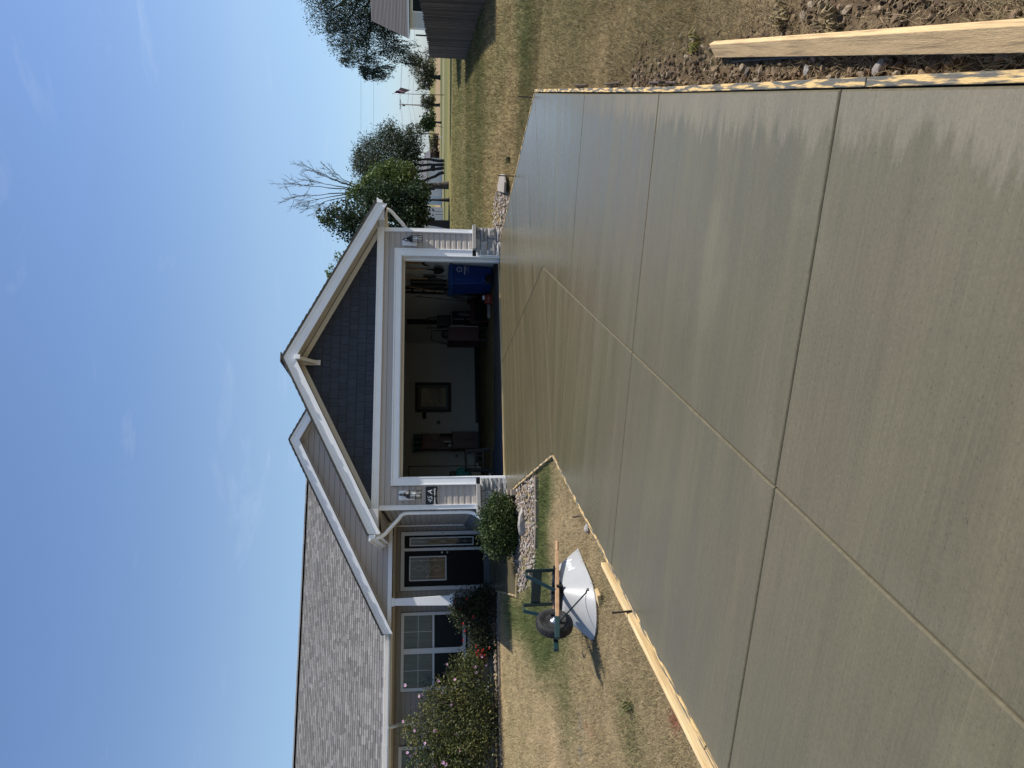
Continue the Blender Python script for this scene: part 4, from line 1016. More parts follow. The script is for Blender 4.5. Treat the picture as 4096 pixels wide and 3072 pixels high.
tag(st2, 'stained pine stud resting on rods over the dug soil at right', 'stud', 'loose pine studs')
def long_rod(p, q, z, label):
    m = MB(); a, b = Vector((*p, z)), Vector((*q, z-.03)); m.tube([a+(b-a)*i/10 for i in range(11)], .009, 8)
    tag(m.build('steel_rod', MT['black']), label, 'steel rod', 'steel rods under the stained stud')
long_rod((2.925, 3.335), (1.40, 1.425), zb-.016, 'black steel rod showing along the lower side of the stained stud')
long_rod((2.99, 3.38), (1.25, 1.18), zb-.016, 'black steel rod tucked under the stained stud')
m = MB().box(0, .24, 0, .085, 0, .035)
oc = m.build('wood_offcut', MT['pine'], bev=.003); oc.location = (-.215, 7.24, gz(-.2, 7.2)+.02); oc.rotation_euler = (rad(12), rad(-14), rad(-62)); tag(oc, 'small pine off-cut on the grass by the wheelbarrow tray', 'wood off-cut')

# ------------------------------------------------------------------ wheelbarrow turned upside down on the lawn
wb = bpy.data.objects.new('wheelbarrow', None); C.objects.link(wb)
tag(wb, 'grey wheelbarrow turned upside down on the lawn, wheel in the air', 'wheelbarrow')
# local frame: +s towards the wheel, n to the near side, z up, rim on the ground
def rimw(s):
    if s < .18: return .265 + .05*(s+.5)/.68
    t = (s-.18)/.36; return .315*math.sqrt(max(0, 1-t**2.4))
sl_ = [-.50, -.46, -.36, -.24, -.12, 0, .10, .18, .26, .33, .39, .44, .48, .51, .53, .538]
def tier(zf):                                   # contour at height fraction 0 rim .. 1 floor
    pts = []
    for s in sl_:
        k = zf; ss = s*(1-k) + (-.05 + (s+.0)*.50)*k
        w = rimw(s)*(1-k) + min(rimw(s), .30)*.60*k
        pts.append((ss, w))
    return [(s, w) for s, w in pts] + [(s, -w) for s, w in pts[::-1]]
H_ = .275
m = MB(); rows = [0, .03, .2, .45, .7, .88, .96, 1.0]
for zf in rows:
    k = zf if zf < .9 else zf
    m.v += [(s, w, (.004 + H_*(zf if zf < .96 else .965+.035*(zf-.96)/.04))) for s, w in tier(zf)]
nn = len(sl_)*2
m.f = [(r*nn+i, r*nn+(i+1) % nn, (r+1)*nn+(i+1) % nn, (r+1)*nn+i) for r in range(len(rows)-1) for i in range(nn)] + [tuple((len(rows)-1)*nn+i for i in range(nn))]
me = m.mesh('tray'); me.materials.append(MT['tray']); me.polygons.foreach_set('use_smooth', [True]*len(me.polygons))
tr = link('tray', me, wb); so_ = tr.modifiers.new('shell', 'SOLIDIFY'); so_.thickness = .004; so_.offset = -1
es = tr.modifiers.new('es', 'EDGE_SPLIT'); es.split_angle = rad(50)
m = MB(); t0 = tier(0); m.tube([(s, w, .006) for s, w in t0] + [(t0[0][0], t0[0][1], .006)], .0085, 8, cap=False); rim_ = m.mesh('rim'); rim_.materials.append(MT['tray'])
rim_.polygons.foreach_set('use_smooth', [True]*len(rim_.polygons)); link('rim', rim_, wb)
def wpart(name, mb, mat, smooth=False, bev=0):
    me = mb.mesh(name); me.materials.append(mat)
    if smooth: me.polygons.foreach_set('use_smooth', [True]*len(me.polygons))
    o = link(name, me, wb)
    if bev: b = o.modifiers.new('bevel', 'BEVEL'); b.width = bev; b.segments = 2; b.limit_method = 'ANGLE'
    return o
hr = lambda s, sg: Vector((s, sg*(.095+(.62-s)/1.24*.205), .43-(.62-s)/1.24*.20))
for sg in (1, -1):
    a, b2, g = hr(-.45, sg), hr(.50, sg), hr(-.62, sg)
    wpart('handle', MB().beam(a, b2, .038, .042), MT['ash'], bev=.006)
    wpart('grip', MB().tube([a, a+(g-a)*.3, a+(g-a)*.92, g], [.019, .0185, .019, .010], 10), MT['ash'], True)
    f0, f1 = hr(.44, sg), hr(.76, sg)
    wpart('front_bracket', MB().beam(f0, f1, .034, .05), MT['greenm'], bev=.005)
    # leg: strap up from the handle, foot, and a brace back down
    L0, L1, L2, L3 = hr(-.16, sg)+Vector((0, 0, .02)), Vector((-.155, sg*.225, .66)), Vector((-.045, sg*.225, .665)), hr(.14, sg)+Vector((0, 0, .015))
    lg = MB()
    def strap(mb, pts, w, t, wd):                 # flat bar along pts; wd is its width direction
        wd = Vector(wd).normalized()
        for i in range(len(pts)-1):
            p, q = Vector(pts[i]), Vector(pts[i+1]); d = (q-p).normalized(); nrm = d.cross(wd).normalized()
            vs = [c + a*w/2*wd + b*t/2*nrm for c in (p-d*.002, q+d*.002) for a, b in ((-1,-1),(1,-1),(1,1),(-1,1))]
            mb.add(vs, [(0,3,2,1),(4,5,6,7),(0,1,5,4),(1,2,6,5),(2,3,7,6),(3,0,4,7)])
    strap(lg, [L0, L1+Vector((0, 0, -.02)), L1+Vector((.012, 0, 0)), L2+Vector((-.012, 0, 0)), L2+Vector((0, 0, -.02)), L3], .042, .009, (0, 1, 0))
    wpart('leg', lg, MT['greenm'])
    # stays from the front of the frame to the nose of the tray
    s0 = hr(.56, sg)+Vector((0, 0, -.02)); s1 = Vector((.30, sg*.262, .075)); s2 = Vector((.27, sg*.288, .055))
    st_ = MB(); strap(st_, [s0, s1, s2], .028, .004, (0.25, 0, 1)); st = wpart('tray_brace', st_, MT['greenm'])
    wpart('bolt', MB().lathe([(.012, 0), (.012, .008), (.007, .012), (.001, .013)], 8, (.285, sg*.281, .064), (0, sg, .25)), MT['steel'])
wpart('cross_plate', MB().box(-.172, -.166, -.235, .235, .47, .575).box(-.176, -.1725, .20, .225, .50, .545), MT['greenm'])
wpart('riser', MB().box(-.24, .16, .11, .15, .285, .345).box(-.24, .16, -.15, -.11, .285, .345).box(-.22, -.19, -.21, .24, .285, .34).box(.09, .12, -.2, .215, .285, .355), MT['blackp'])
wc = Vector((.45, 0, .425)); 
tyre = [(.135, -.030), (.150, -.043), (.175, -.048), (.193, -.040), (.203, -.020), (.205, 0), (.203, .020), (.193, .040), (.175, .048), (.150, .043), (.135, .030)]
wh = wpart('wheel', MB().lathe([(r*.93, h) for r, h in tyre], 36, wc, (0, 1, 0)), MT['rubber'], True)
m = MB()
for k in range(30):                                # diamond tread lugs
    for sg in (1, -1):
        a0, a1 = 6.2832*k/30, 6.2832*(k+.75)/30
        for (h0, h1, r0, r1) in ((0.002, .024, .190, .188), (.024, .043, .188, .178)):
            p = [wc + Vector((r0*math.cos(a0), sg*h0, r0*math.sin(a0))), wc + Vector((r1*math.cos(a1), sg*h1, r1*math.sin(a1)))]
            m.beam(p[0], p[1], .010, .009, up=(math.cos(a0), 0, math.sin(a0)))
        a0 = a1
def sub(name, mb, mat, parent, smooth=False):
    me = mb.mesh(name); me.materials.append(mat)
    if smooth: me.polygons.foreach_set('use_smooth', [True]*len(me.polygons))
    return link(name, me, parent)
sub('tread', m, MT['rubber'], wh)
sub('rim', MB().lathe([(.127, -.028), (.122, -.036), (.118, -.030), (.095, -.016), (.06, -.020), (.03, -.04), (.03, .04), (.06, .020), (.095, .016), (.118, .030), (.122, .036), (.127, .028)], 28, wc, (0, 1, 0)), MT['black'], wh, True)
sub('hub', MB().lathe([(.016, -.115), (.016, -.06), (.042, -.055), (.05, -.03), (.05, .03), (.042, .055), (.016, .06), (.016, .115)], 16, wc, (0, 1, 0)), MT['nickel'], wh, True)
for sg in (1, -1): wpart('axle_bracket', MB().box(.435, .465, min(sg*.10, sg*.13), max(sg*.10, sg*.13), .39, .47), MT['black'])
# maker's lettering on the flank, upside down with the tray
me = text_mesh('Anvil', .115, 'lettering'); me.materials.clear(); me.materials.append(MT['print'])
def flank(s, zf):                                   # point and tangents on the near flank
    k = zf; return Vector((s*(1-k)+(-.05+s*.5)*k, rimw(s)*(1-k)+.30*.60*k if rimw(s) > .3 else rimw(s)*(1-k)+rimw(s)*.6*k, H_*zf))
p0, p1, p2 = flank(-.33, .52), flank(-.20, .52), flank(-.33, .72)
xd = (p1-p0).normalized(); up = -(p2-p0).normalized(); nrm_ = xd.cross(up)
out_ = Vector((0, 1, .5))
if nrm_.dot(out_) < 0: xd = -xd; nrm_ = xd.cross(up)
nrm_.normalize(); up = nrm_.cross(xd); cpos = (flank(-.30, .52)) + nrm_*.007
me.transform(Matrix(((xd.x, up.x, nrm_.x, cpos.x), (xd.y, up.y, nrm_.y, cpos.y), (xd.z, up.z, nrm_.z, cpos.z), (0, 0, 0, 1))))
link('lettering', me, wb)
wb.location = (-.21, 7.90, gz(-.2, 7.9)+.012)
wb.rotation_euler = Matrix(((-.58, .815, 0), (-.815, -.58, 0), (0, 0, 1))).to_euler()
bpy.context.view_layer.update()

# ------------------------------------------------------------------ wall lamps and the number plate
def lamp(x, zt, label, tall):
    t = thing('wall_lamp', label, 'wall lamp', (x, HY-.0, zt-.33), 'black coach lamps beside the garage opening')
    o = lambda dx, dy, dz: (x+dx, HY+dy, zt+dz)
    m = MB().box(x-.095, x+.095, HY-.035, HY+.003, zt-.32, zt); m.box(x-.07, x+.07, HY-.052, HY-.0355, zt-.285, zt-.035); m.build('mount_plate', MT['white'], t, bev=.004)
    m = MB().tube([Vector(o(0, -.05, -.14)), Vector(o(0, -.09, -.03)), Vector(o(0, -.13, .0)), Vector(o(0, -.165, -.03)), Vector(o(0, -.17, -.07))], .009, 8)
    m.tube([Vector(o(.022*math.cos(a), -.17, -.045+.022*math.sin(a))) for a in [6.2832*i/12 for i in range(13)]], .005, 6, cap=False)
    m.build('arm', MT['black'], t, smooth=True)
    MB().lathe([(.012, 0), (.016, -.02), (.035, -.03), (.04, -.055), (.03, -.06), (.062, -.075), (.085, -.125), (.088, -.145), (.0, -.146)], 8, o(0, -.17, -.07), (0, 0, 1)).build('hood', MT['black'], t)
    m = MB(); R_ = .078
    for a in [math.pi/4+math.pi/2*i for i in range(4)] + [math.pi/2*i for i in range(4)]:
        px, py = R_*math.cos(a), R_*math.sin(a); m.tube([Vector(o(px, -.17+py, -.215)), Vector(o(px, -.17+py, -.44))], .005, 6)
    for dz in (-.216, -.335, -.44):
        m.tube([Vector(o((R_+.004)*math.cos(a), -.17+(R_+.004)*math.sin(a), dz)) for a in [math.pi/4*i for i in range(9)]], .005, 6, cap=False)
    m.build('cage', MT['black'], t)
    MB().lathe([(.066, -.22), (.066, -.42)], 16, o(0, -.17, 0), (0, 0, 1)).build('glass', MT['clear'], t, smooth=True)
    MB().lathe([(.012, -.22), (.012, -.26), (.02, -.27), (.03, -.31), (.026, -.345), (.01, -.36), (.001, -.361)], 12, o(0, -.17, 0), (0, 0, 1)).build('bulb', MT['white'], t, smooth=True)
lamp(1.655, 2.17, 'black caged wall lamp above the house number plate', 1)
lamp(7.265, 2.16, 'black caged wall lamp on the right pier of the garage', 1)
hp = thing('number_plate', 'black plaque reading 45 A with white scrollwork', 'house sign', (1.63, HY-.02, 1.385))
px0, px1, pz0, pz1 = 1.435, 1.822, 1.395, 1.636
pts = []
def cor(cx, cz, a0, a1, r=.03): return [(cx+r*math.cos(rad(a0+(a1-a0)*i/5)), cz+r*math.sin(rad(a0+(a1-a0)*i/5))) for i in range(6)]
pts += cor(px1-.03, pz1-.03, 0, 90) + cor(px0+.03, pz1-.03, 90, 180) + cor(px0+.03, pz0+.03, 180, 270)
pts += [(px0+.07, pz0+.004), (px0+.11, pz0+.018), (px0+.15, pz0+.014), ((px0+px1)/2, pz0+.006), (px1-.15, pz0+.014), (px1-.11, pz0+.018), (px1-.07, pz0+.004)] + cor(px1-.03, pz0+.03, 270, 360)
MB().prism([(x, HY-.022, z) for x, z in pts], (0, .018, 0)).build('plaque', MT['black'], hp, bev=.002)
put_text('45 A', .135, 'lettering', MT['print'], hp, (1.628, HY-.0235, 1.545), (1, 0, 0), (0, 0, 1), .22)
m = MB()
def spiral(cx, cz, r, turns, flip, n=26):
    return [Vector((cx+flip*r*(1-i/n*.82)*math.cos(turns*6.2832*i/n), HY-.024, cz+r*(1-i/n*.82)*math.sin(turns*6.2832*i/n))) for i in range(n+1)]
for sg in (1, -1):
    c = 1.628
    m.tube(spiral(c+sg*.145, 1.446, .022, 1.6, sg), .0032, 5); m.tube(spiral(c+sg*.10, 1.450, .016, 1.5, -sg), .0028, 5)
    m.tube([Vector((c+sg*x, HY-.024, z)) for x, z in ((.16, 1.462), (.135, 1.472), (.11, 1.462), (.08, 1.455), (.055, 1.462), (.03, 1.453), (.012, 1.457))], .003, 5)
    m.tube([Vector((c+sg*x, HY-.024, z)) for x, z in ((.07, 1.457), (.06, 1.44), (.045, 1.435), (.038, 1.444))], .0028, 5)
m.build('scrollwork', MT['print'], hp)

# ------------------------------------------------------------------ edging, pavers, boulders
def timber(p, q, label, w=.11, h=.09):
    a, b = Vector((*p, gz(*p)+.012)), Vector((*q, gz(*q)+.012)); m = MB(); m.beam(a, b, w, h); o = m.build('edging_timber', MT['wood'], bev=.01); tag(o, label, 'edging timber', 'timbers edging the rock beds')
timber((1.50, 10.74), (1.16, 10.80), 'short edging timber nearest the slab tip')
timber((1.13, 10.80), (.78, 10.86), 'edging timber in the middle of the boxwood bed')
timber((.75, 10.87), (.44, 11.02), 'edging timber at the bend of the boxwood bed')
for i in range(6):
    x0 = -.40 - i*.95; y0 = 16.50 + .10*min(i, 2) - .03*max(0, i-2)
    lb = ['nearest the front walk', 'under the rose bush', 'below the red blossoms', 'before the flowering shrub', 'under the left of the flowering shrub', 'at the far left'][i]
    timber((x0, y0), (x0-.93, y0+.03), 'edging timber of the window bed '+lb, .09, .08)
pv = thing('paver_stack', 'two stacked tan edging pavers by the left stone pier', 'pavers', (1.56, 13.5, gz(1.5, 13.5)))
for i in range(3):
    MB().box(1.48, 1.60, 13.12+i*.21, 13.32+i*.21, -.06, .045).build('paver', MT['paver'], pv, bev=.008)
MB().box(1.50, 1.61, 13.22, 13.44, .047, .105).build('paver', MT['paver'], pv, bev=.008)
def boulder(name, label, x, y, r, sz, mat, cat='boulder', seed=1, kind=None):
    v, f = ico(seed, .34); v = v*np.array(r)*sz; z = gz(x, y); b = np_mesh(name, v, f, mat); b.location = (x, y, z+sz*r[2]*.45); tag(b, label, cat); return b
boulder('boulder', 'large rough grey boulder under the boxwood', .95, 12.25, (1.25, .8, .55), .20, MT['rock'], seed=91)
boulder('boulder', 'small pale boulder at the end of the front walk bed', .12, 11.55, (1, .8, .7), .10, MT['flat'], seed=92)
boulder('field_stone', 'pale angular stone in the soil beside the stained stud', 1.945, 2.20, (.8, 1.15, .45), .042, MT['flat'], 'stone', 93)
boulder('field_stone', 'grey stone lump beside the form board near the stud', 2.31, 2.66, (1, .8, .5), .032, MT['rock'], 'stone', 94)
boulder('field_stone', 'round stone in the dug soil at the stud end', 2.72, 3.18, (1, .9, .5), .036, MT['clod'], 'stone', 95)
boulder('field_stone', 'grey stone by the left slab edge under the stake', .50, 7.62, (1, .8, .7), .06, MT['rock'], 'stone', 96)
m = MB().prism([(x, y, .0) for x, y in ((7.60, 12.74), (7.78, 12.62), (8.12, 12.86), (8.55, 13.55), (8.62, 14.15), (8.40, 14.02), (8.05, 13.45))], (0, 0, .05))
fs = m.build('flat_stone', MT['flat'], bev=.012); fs.rotation_euler.y = rad(1.5); tag(fs, 'flat pale limestone slab lying on the river rock', 'stone slab')
# ------------------------------------------------------------------ things kept in the garage
rb_ = thing('recycling_bin', 'tall blue wheeled recycling bin with white lettering beside the jamb', 'recycling bin', (7.2, 16.1, 0))
def tap(mb, x0, x1, y0, y1, z0, X0, X1, Y0, Y1, z1):
    return mb.add([(x0,y0,z0),(x1,y0,z0),(x1,y1,z0),(x0,y1,z0),(X0,Y0,z1),(X1,Y0,z1),(X1,Y1,z1),(X0,Y1,z1)], [(0,3,2,1),(4,5,6,7),(0,1,5,4),(1,2,6,5),(2,3,7,6),(3,0,4,7)])
tap(MB(), 6.98, 7.40, 15.90, 16.48, .03, 6.93, 7.45, 15.84, 16.56, 1.00).build('body', MT['blue'], rb_, bev=.02)
MB().box(6.90, 7.46, 15.80, 16.60, 1.0, 1.04).build('lip', MT['bluel'], rb_, bev=.01)
tap(MB(), 6.88, 7.465, 15.78, 16.62, 1.043, 6.95, 7.42, 15.88, 16.54, 1.10).build('lid', MT['bluel'], rb_, bev=.012)
MB().box(7.02, 7.16, 15.825, 15.86, .45, .98).build('rib', MT['blue'], rb_, bev=.01)
MB().box(6.99, 7.16, 15.80, 15.86, .18, .32).build('wheel_arch', MT['blue'], rb_, bev=.02)
MB().lathe([(.03, -.03), (.10, -.03), (.125, -.02), (.125, .02), (.10, .03), (.03, .03)], 20, (7.06, 15.83, .126), (0, 1, 0)).build('wheel', MT['blackp'], rb_, smooth=False)
put_text('REPUBLIC', .058, 'lettering', MT['print'], rb_, (7.30, 15.842, .705), (1, 0, 0), (0, .06, 1), .15)
put_text('SERVICES', .034, 'lettering', MT['printd'], rb_, (7.33, 15.840, .655), (1, 0, 0), (0, .06, 1), .15)
put_text('RepublicServices.com', .024, 'lettering', MT['printd'], rb_, (7.30, 15.838, .615), (1, 0, 0), (0, .06, 1))
m = MB()
for a in (90, 162, 234, 306, 18):
    c = Vector((7.31+.045*math.cos(rad(a)), 15.845, .84+.045*math.sin(rad(a))))
    m.tube([c+Vector((.026*math.cos(rad(a+t)), 0, .026*math.sin(rad(a+t)))) for t in range(-130, 131, 26)], .005, 5)
m.build('emblem', MT['print'], rb_)

def tool(name, label, cat, grp='tools hanging on the right garage wall'):
    return thing(name, label, cat, (7.40, 16.0, 1.0), grp)
sv = tool('shovel', 'round-point shovel hanging blade down above the blue bin', 'shovel')
MB().tube([Vector((7.40, 16.07, z)) for z in (2.58, 2.2, 1.9, 1.62)], .017, 8).build('handle', MT['ash'], sv, smooth=True)
m = MB(); m.tube([Vector((7.40, 16.07, 1.64)), Vector((7.39, 16.06, 1.52)), Vector((7.36, 16.03, 1.45))], [.019, .021, .03], 8)
prof = [(-.105, 1.46), (-.12, 1.40), (-.115, 1.33), (-.085, 1.26), (-.04, 1.215), (0, 1.20), (.04, 1.215), (.085, 1.26), (.115, 1.33), (.12, 1.40), (.105, 1.46)]
m.prism([(7.36-.02*abs(d)/.12, 16.02+d*1.55, z) for d, z in prof], (-.006, 0, 0)); m.build('blade', MT['black'], sv)
mk = tool('mattock', 'mattock with pale wooden handle hanging nearest the opening', 'mattock')
MB().tube([Vector((7.40, 15.72, 2.55)), Vector((7.40, 15.74, 1.74))], [.018, .026], 8).build('handle', MT['ash'], mk, smooth=True)
m = MB().tube([Vector((7.39, 15.74+d, z)) for d, z in ((-.12, 1.66), (-.05, 1.72), (.0, 1.725), (.05, 1.70), (.11, 1.62), (.13, 1.55))], [.008, .02, .028, .022, .016, .007], 7); m.build('head', MT['black'], mk)
pr = tool('pruning_pole', 'long silver pole pruner hanging in front of the dark tools', 'pole pruner')
MB().tube([Vector((7.39, 16.40, 2.58)), Vector((7.38, 16.43, 1.15))], .012, 8).build('pole', MT['steel'], pr, smooth=True)
MB().box(7.35, 7.40, 16.40, 16.47, 1.40, 1.72).build('grip', MT['blackp'], pr, bev=.01)
bl = tool('garden_fork', 'black steel-handled garden fork among the dark tools', 'garden fork')
m = MB().tube([Vector((7.39, 16.62, 2.5)), Vector((7.39, 16.62, 1.6))], .016, 8)
m.build('shaft', MT['ash'], bl)
m = MB()
for d in (-.09, -.03, .03, .09): m.tube([Vector((7.39, 16.62, 1.62)), Vector((7.38, 16.62+d, 1.52)), Vector((7.36, 16.62+d, 1.22))], .008, 6)
m.build('tines', MT['black'], bl)
fc = tool('folding_chair', 'black folded camp chair hanging on the right wall', 'folding chair')
MB().box(7.36, 7.46, 16.78, 17.05, 1.12, 2.05).build('seat_cloth', MT['blackp'], fc, bev=.03)
m = MB()
for d in (-.02, .24): m.tube([Vector((7.37, 16.80+d, 2.15)), Vector((7.37, 16.82+d, 1.05))], .012, 6)
m.build('frame', MT['steel'], fc)
gc = tool('golf_umbrella', 'furled black umbrella hanging beside the camp chair', 'umbrella')
MB().lathe([(.01, 2.1), (.035, 2.0), (.045, 1.5), (.02, 1.25), (.006, 1.15)][::-1], 10, (7.40, 17.16, 0), (0, 0, 1)).build('canopy', MT['blackp'], gc)
MB().tube([Vector((7.40, 17.16, 2.09)), Vector((7.40, 17.16, 2.25)), Vector((7.40, 17.21, 2.29)), Vector((7.40, 17.25, 2.25))], .009, 6).build('handle', MT['dkwood'], gc)
lb = tool('ladder', 'dark folded stepladder leaning on the right wall', 'ladder')
m = MB().beam((7.38, 17.30, .02), (7.43, 17.34, 2.24), .03, .07); m.beam((7.38, 17.62, .02), (7.43, 17.60, 2.24), .03, .07); m.build('rail', MT['blackp'], lb)
for i in range(7): MB().box(7.37, 7.44, 17.335, 17.575, .25+i*.29, .29+i*.29).build('rung', MT['blackp'], lb)
br_ = tool('push_broom', 'broom with red shaft standing against the stepladder', 'broom')
MB().tube([Vector((7.34, 17.66, 1.95)), Vector((7.24, 17.72, .55))], .012, 8).build('shaft', MT['red'], br_)
tap(MB(), 7.16, 7.30, 17.52, 17.92, .25, 7.21, 7.27, 17.66, 17.78, .56).build('bristles', MT['blackp'], br_)
lr = tool('leaf_rake', 'grey plastic leaf rake head leaning behind the blue bin', 'rake')
m = MB()
for i in range(15):
    t = (i-7)/7; m.beam((7.22, 17.05, 1.34), (7.05, 17.05+t*.24, .66), .012, .004, up=(1, 0, 0))
m.build('tines', MT['steel'], lr)
MB().tube([Vector((7.22, 17.05, 1.33)), Vector((7.36, 17.07, 2.1))], .014, 8).build('handle', MT['ash'], lr)

sb = thing('snow_blower', 'dark red snow blower with black handles in the dark garage', 'snow blower', (6.75, 17.9, 0))
m = MB().tube([Vector((6.58, 18.0, 1.0)), Vector((6.60, 18.1, 1.62)), Vector((6.88, 18.1, 1.64)), Vector((6.92, 18.0, 1.0))], .02, 8); m.build('handle', MT['black'], sb)
MB().box(6.60, 6.92, 17.9, 18.06, .98, 1.36).build('control_panel', MT['blackp'], sb, bev=.02)
tap(MB(), 6.56, 6.94, 17.45, 18.1, .22, 6.62, 6.90, 17.5, 18.0, .62).build('body', MT['red'], sb, bev=.03)
MB().box(6.62, 6.88, 17.5, 17.9, .62, .96).build('engine', MT['black'], sb, bev=.03)
MB().tube([Vector((6.75, 17.42, .5)), Vector((6.75, 17.38, .82)), Vector((6.72, 17.28, .95))], [.09, .075, .06], 10).build('chute', MT['black'], sb)
m = MB().prism([(6.42, 17.10, .02), (6.42, 17.10, .50), (6.42, 17.45, .50), (6.42, 17.45, .02)], (.03, 0, 0)); m.prism([(7.05, 17.10, .02), (7.05, 17.10, .50), (7.05, 17.45, .50), (7.05, 17.45, .02)], (.03, 0, 0)); m.box(6.45, 7.05, 17.30, 17.46, .03, .50)
m.build('auger_housing', MT['red'], sb)
m = MB().tube([Vector((6.46, 17.22, .24)), Vector((7.04, 17.22, .24))], .025, 8)
for i in range(5): m.lathe([(.03, 0), (.15, .004), (.15, .012), (.03, .016)], 14, (6.52+i*.11, 17.22, .24), (1, .25, 0))
m.build('auger', MT['black'], sb)
for x in (6.50, 6.98): MB().lathe([(.06, -.05), (.17, -.055), (.19, -.03), (.19, .03), (.17, .055), (.06, .05)], 18, (x, 17.85, .19), (1, 0, 0)).build('wheel', MT['rubber'], sb)
put_text('HUSK', .09, 'lettering', MT['printd'], sb, (6.76, 17.40, .36), (1, 0, 0), (0, .12, 1), .1)

tcart = thing('tool_cart', 'dark red tool cart with bright edge and tubular push handle', 'tool cart', (6.2, 17.6, 0))
MB().box(5.98, 6.36, 17.3, 17.9, .28, 1.06).build('cabinet', MT['red'], tcart, bev=.008)
MB().box(6.361, 6.375, 17.29, 17.31, .30, 1.04).build('edge_trim', MT['nickel'], tcart)
MB().box(5.96, 6.385, 17.28, 17.92, 1.062, 1.085).build('top', MT['black'], tcart)
MB().tube([Vector((5.97, 17.6, 1.08)), Vector((6.02, 17.6, 1.3)), Vector((6.08, 17.6, 1.5)), Vector((6.34, 17.6, 1.52)), Vector((6.36, 17.6, 1.08))], .016, 8).build('push_handle', MT['black'], tcart, smooth=True)
for x in (6.02, 6.33):
    for y in (17.36, 17.84): MB().lathe([(.02, -.02), (.06, -.02), (.06, .02), (.02, .02)], 12, (x, y, .06), (1, 0, 0)).build('wheel', MT['rubber'], tcart)
m = MB()
for x in (6.0, 6.34):
    for y in (17.36, 17.84): m.box(x-.012, x+.012, y-.012, y+.012, .10, .278)
m.build('leg', MT['black'], tcart)
lf = thing('helmet_stack', 'black work helmet left on top of the red tool cart', 'helmet', (6.22, 17.5, 1.086))
MB().lathe([(.001, .17), (.07, .155), (.115, .10), (.125, .03), (.125, 0)][::-1], 14, (6.22, 17.5, 1.087), (0, 0, 1)).build('shell', MT['blackp'], lf, smooth=True)
MB().box(6.12, 6.32, 17.33, 17.42, 1.09, 1.10).build('peak', MT['blackp'], lf)

cs = thing('chainsaw', 'orange chainsaw on the garage floor in front of the red machine', 'chainsaw', (6.74, 16.35, 0))
tap(MB(), 6.60, 6.86, 16.26, 16.44, .01, 6.63, 6.84, 16.28, 16.42, .19).build('body', MT['orange'], cs, bev=.02)
MB().tube([Vector((6.70, 16.35, .18)), Vector((6.70, 16.35, .27)), Vector((6.80, 16.35, .28)), Vector((6.84, 16.35, .17))], .014, 8).build('handle', MT['black'], cs)
MB().box(6.24, 6.60, 16.34, 16.355, .06, .13).build('guide_bar', MT['steel'], cs)
MB().box(6.70, 6.80, 16.255, 16.262, .20, .25).build('fuel_cap', MT['print'], cs)
put_text('STIHL', .045, 'lettering', MT['printd'], cs, (6.72, 16.252, .10), (1, 0, 0), (0, .1, 1))

pl = thing('wall_panel', 'tall dark board fixed upright on the right garage wall', 'board', (7.45, 19.88, 1.16)); 
MB().box(7.425, 7.455, 19.68, 20.05, 1.16, 2.22).build('board', MT['blackp'], pl, bev=.004)

fp = thing('framed_picture', 'large dark-framed picture on the back wall of the garage', 'picture', (5.64, 21.9, .86))
m = MB(); x0, x1, z0, z1, y0, y1 = 5.15, 6.13, .86, 2.01, 21.89, 21.945
for a, b, c, d in ((x0, x1, z0, z0+.09), (x0, x1, z1-.09, z1), (x0, x0+.09, z0+.09, z1-.09), (x1-.09, x1, z0+.09, z1-.09)): m.box(a, b, y0, y1, c, d)
m.build('frame', MT['dkwood'], fp, bev=.012)
MB().box(x0+.092, x1-.092, 21.925, 21.94, z0+.092, z1-.092).build('mount', MT['matb'], fp)
MB().box(x0+.19, x1-.19, 21.919, 21.9245, z0+.18, z1-.20).build('print', MT['picture'], fp)
wl_ = thing('emergency_light', 'small black twin wall light left of the framed picture', 'wall light', (5.0, 21.9, 1.62))
m = MB().box(4.93, 5.12, 21.90, 21.945, 1.70, 1.76); m.build('bracket', MT['blackp'], wl_)
for x in (4.98, 5.08): MB().lathe([(.03, 0), (.045, .05), (.05, .11), (.04, .12)], 10, (x, 21.85, 1.77), (0, -.2, -1)).build('lamp_head', MT['blackp'], wl_)
for x, z, lb in ((4.82, 1.27, 'small pale socket plate below the wall light'), (3.73, .70, 'pale socket plate with black plug near the inner door')):
    s = thing('socket_plate', lb, 'wall socket', (x, 21.94, z-.06)); MB().box(x-.06, x+.06, 21.935, 21.946, z-.06, z+.06).build('plate', MT['matb'] if x > 4 else MT['capst'], s)
    for d in (-.02, .02): MB().box(x-.012, x+.012, 21.93, 21.9345, z+d-.006, z+d+.006).build('outlet', MT['black'], s)
MB_ = MB().lathe([(.012, 0), (.016, .03), (.03, .06), (.001, .07)], 8, (3.73, 21.93, .70), (0, -1, 0)); pg = MB_.build('plug', MT['blackp']); tag(pg, 'black plug in the socket near the inner door', 'plug')

hc = thing('hutch_cabinet', 'reddish wooden hutch cabinet with an open middle shelf', 'cabinet', (4.15, 21.7, 0))
MB().box(3.88, 4.42, 21.42, 21.93, .06, .84).build('lower_case', MT['cherry'], hc, bev=.006)
MB().box(3.86, 4.45, 21.40, 21.935, .842, .87).build('worktop', MT['cherry'], hc, bev=.006)
m = MB().box(3.90, 3.925, 21.60, 21.93, .872, 1.22).box(4.375, 4.40, 21.60, 21.93, .872, 1.22).box(3.926, 4.374, 21.90, 21.93, .872, 1.22); m.build('open_shelf', MT['cherry'], hc)
MB().box(3.90, 4.40, 21.60, 21.93, 1.222, 1.77).build('upper_case', MT['cherry'], hc, bev=.005)
MB().box(3.86, 4.44, 21.56, 21.935, 1.772, 1.80).build('cornice', MT['cherry'], hc, bev=.008)
MB().box(3.89, 4.41, 21.43, 21.92, 0, .058).build('plinth', MT['dkwood'], hc)
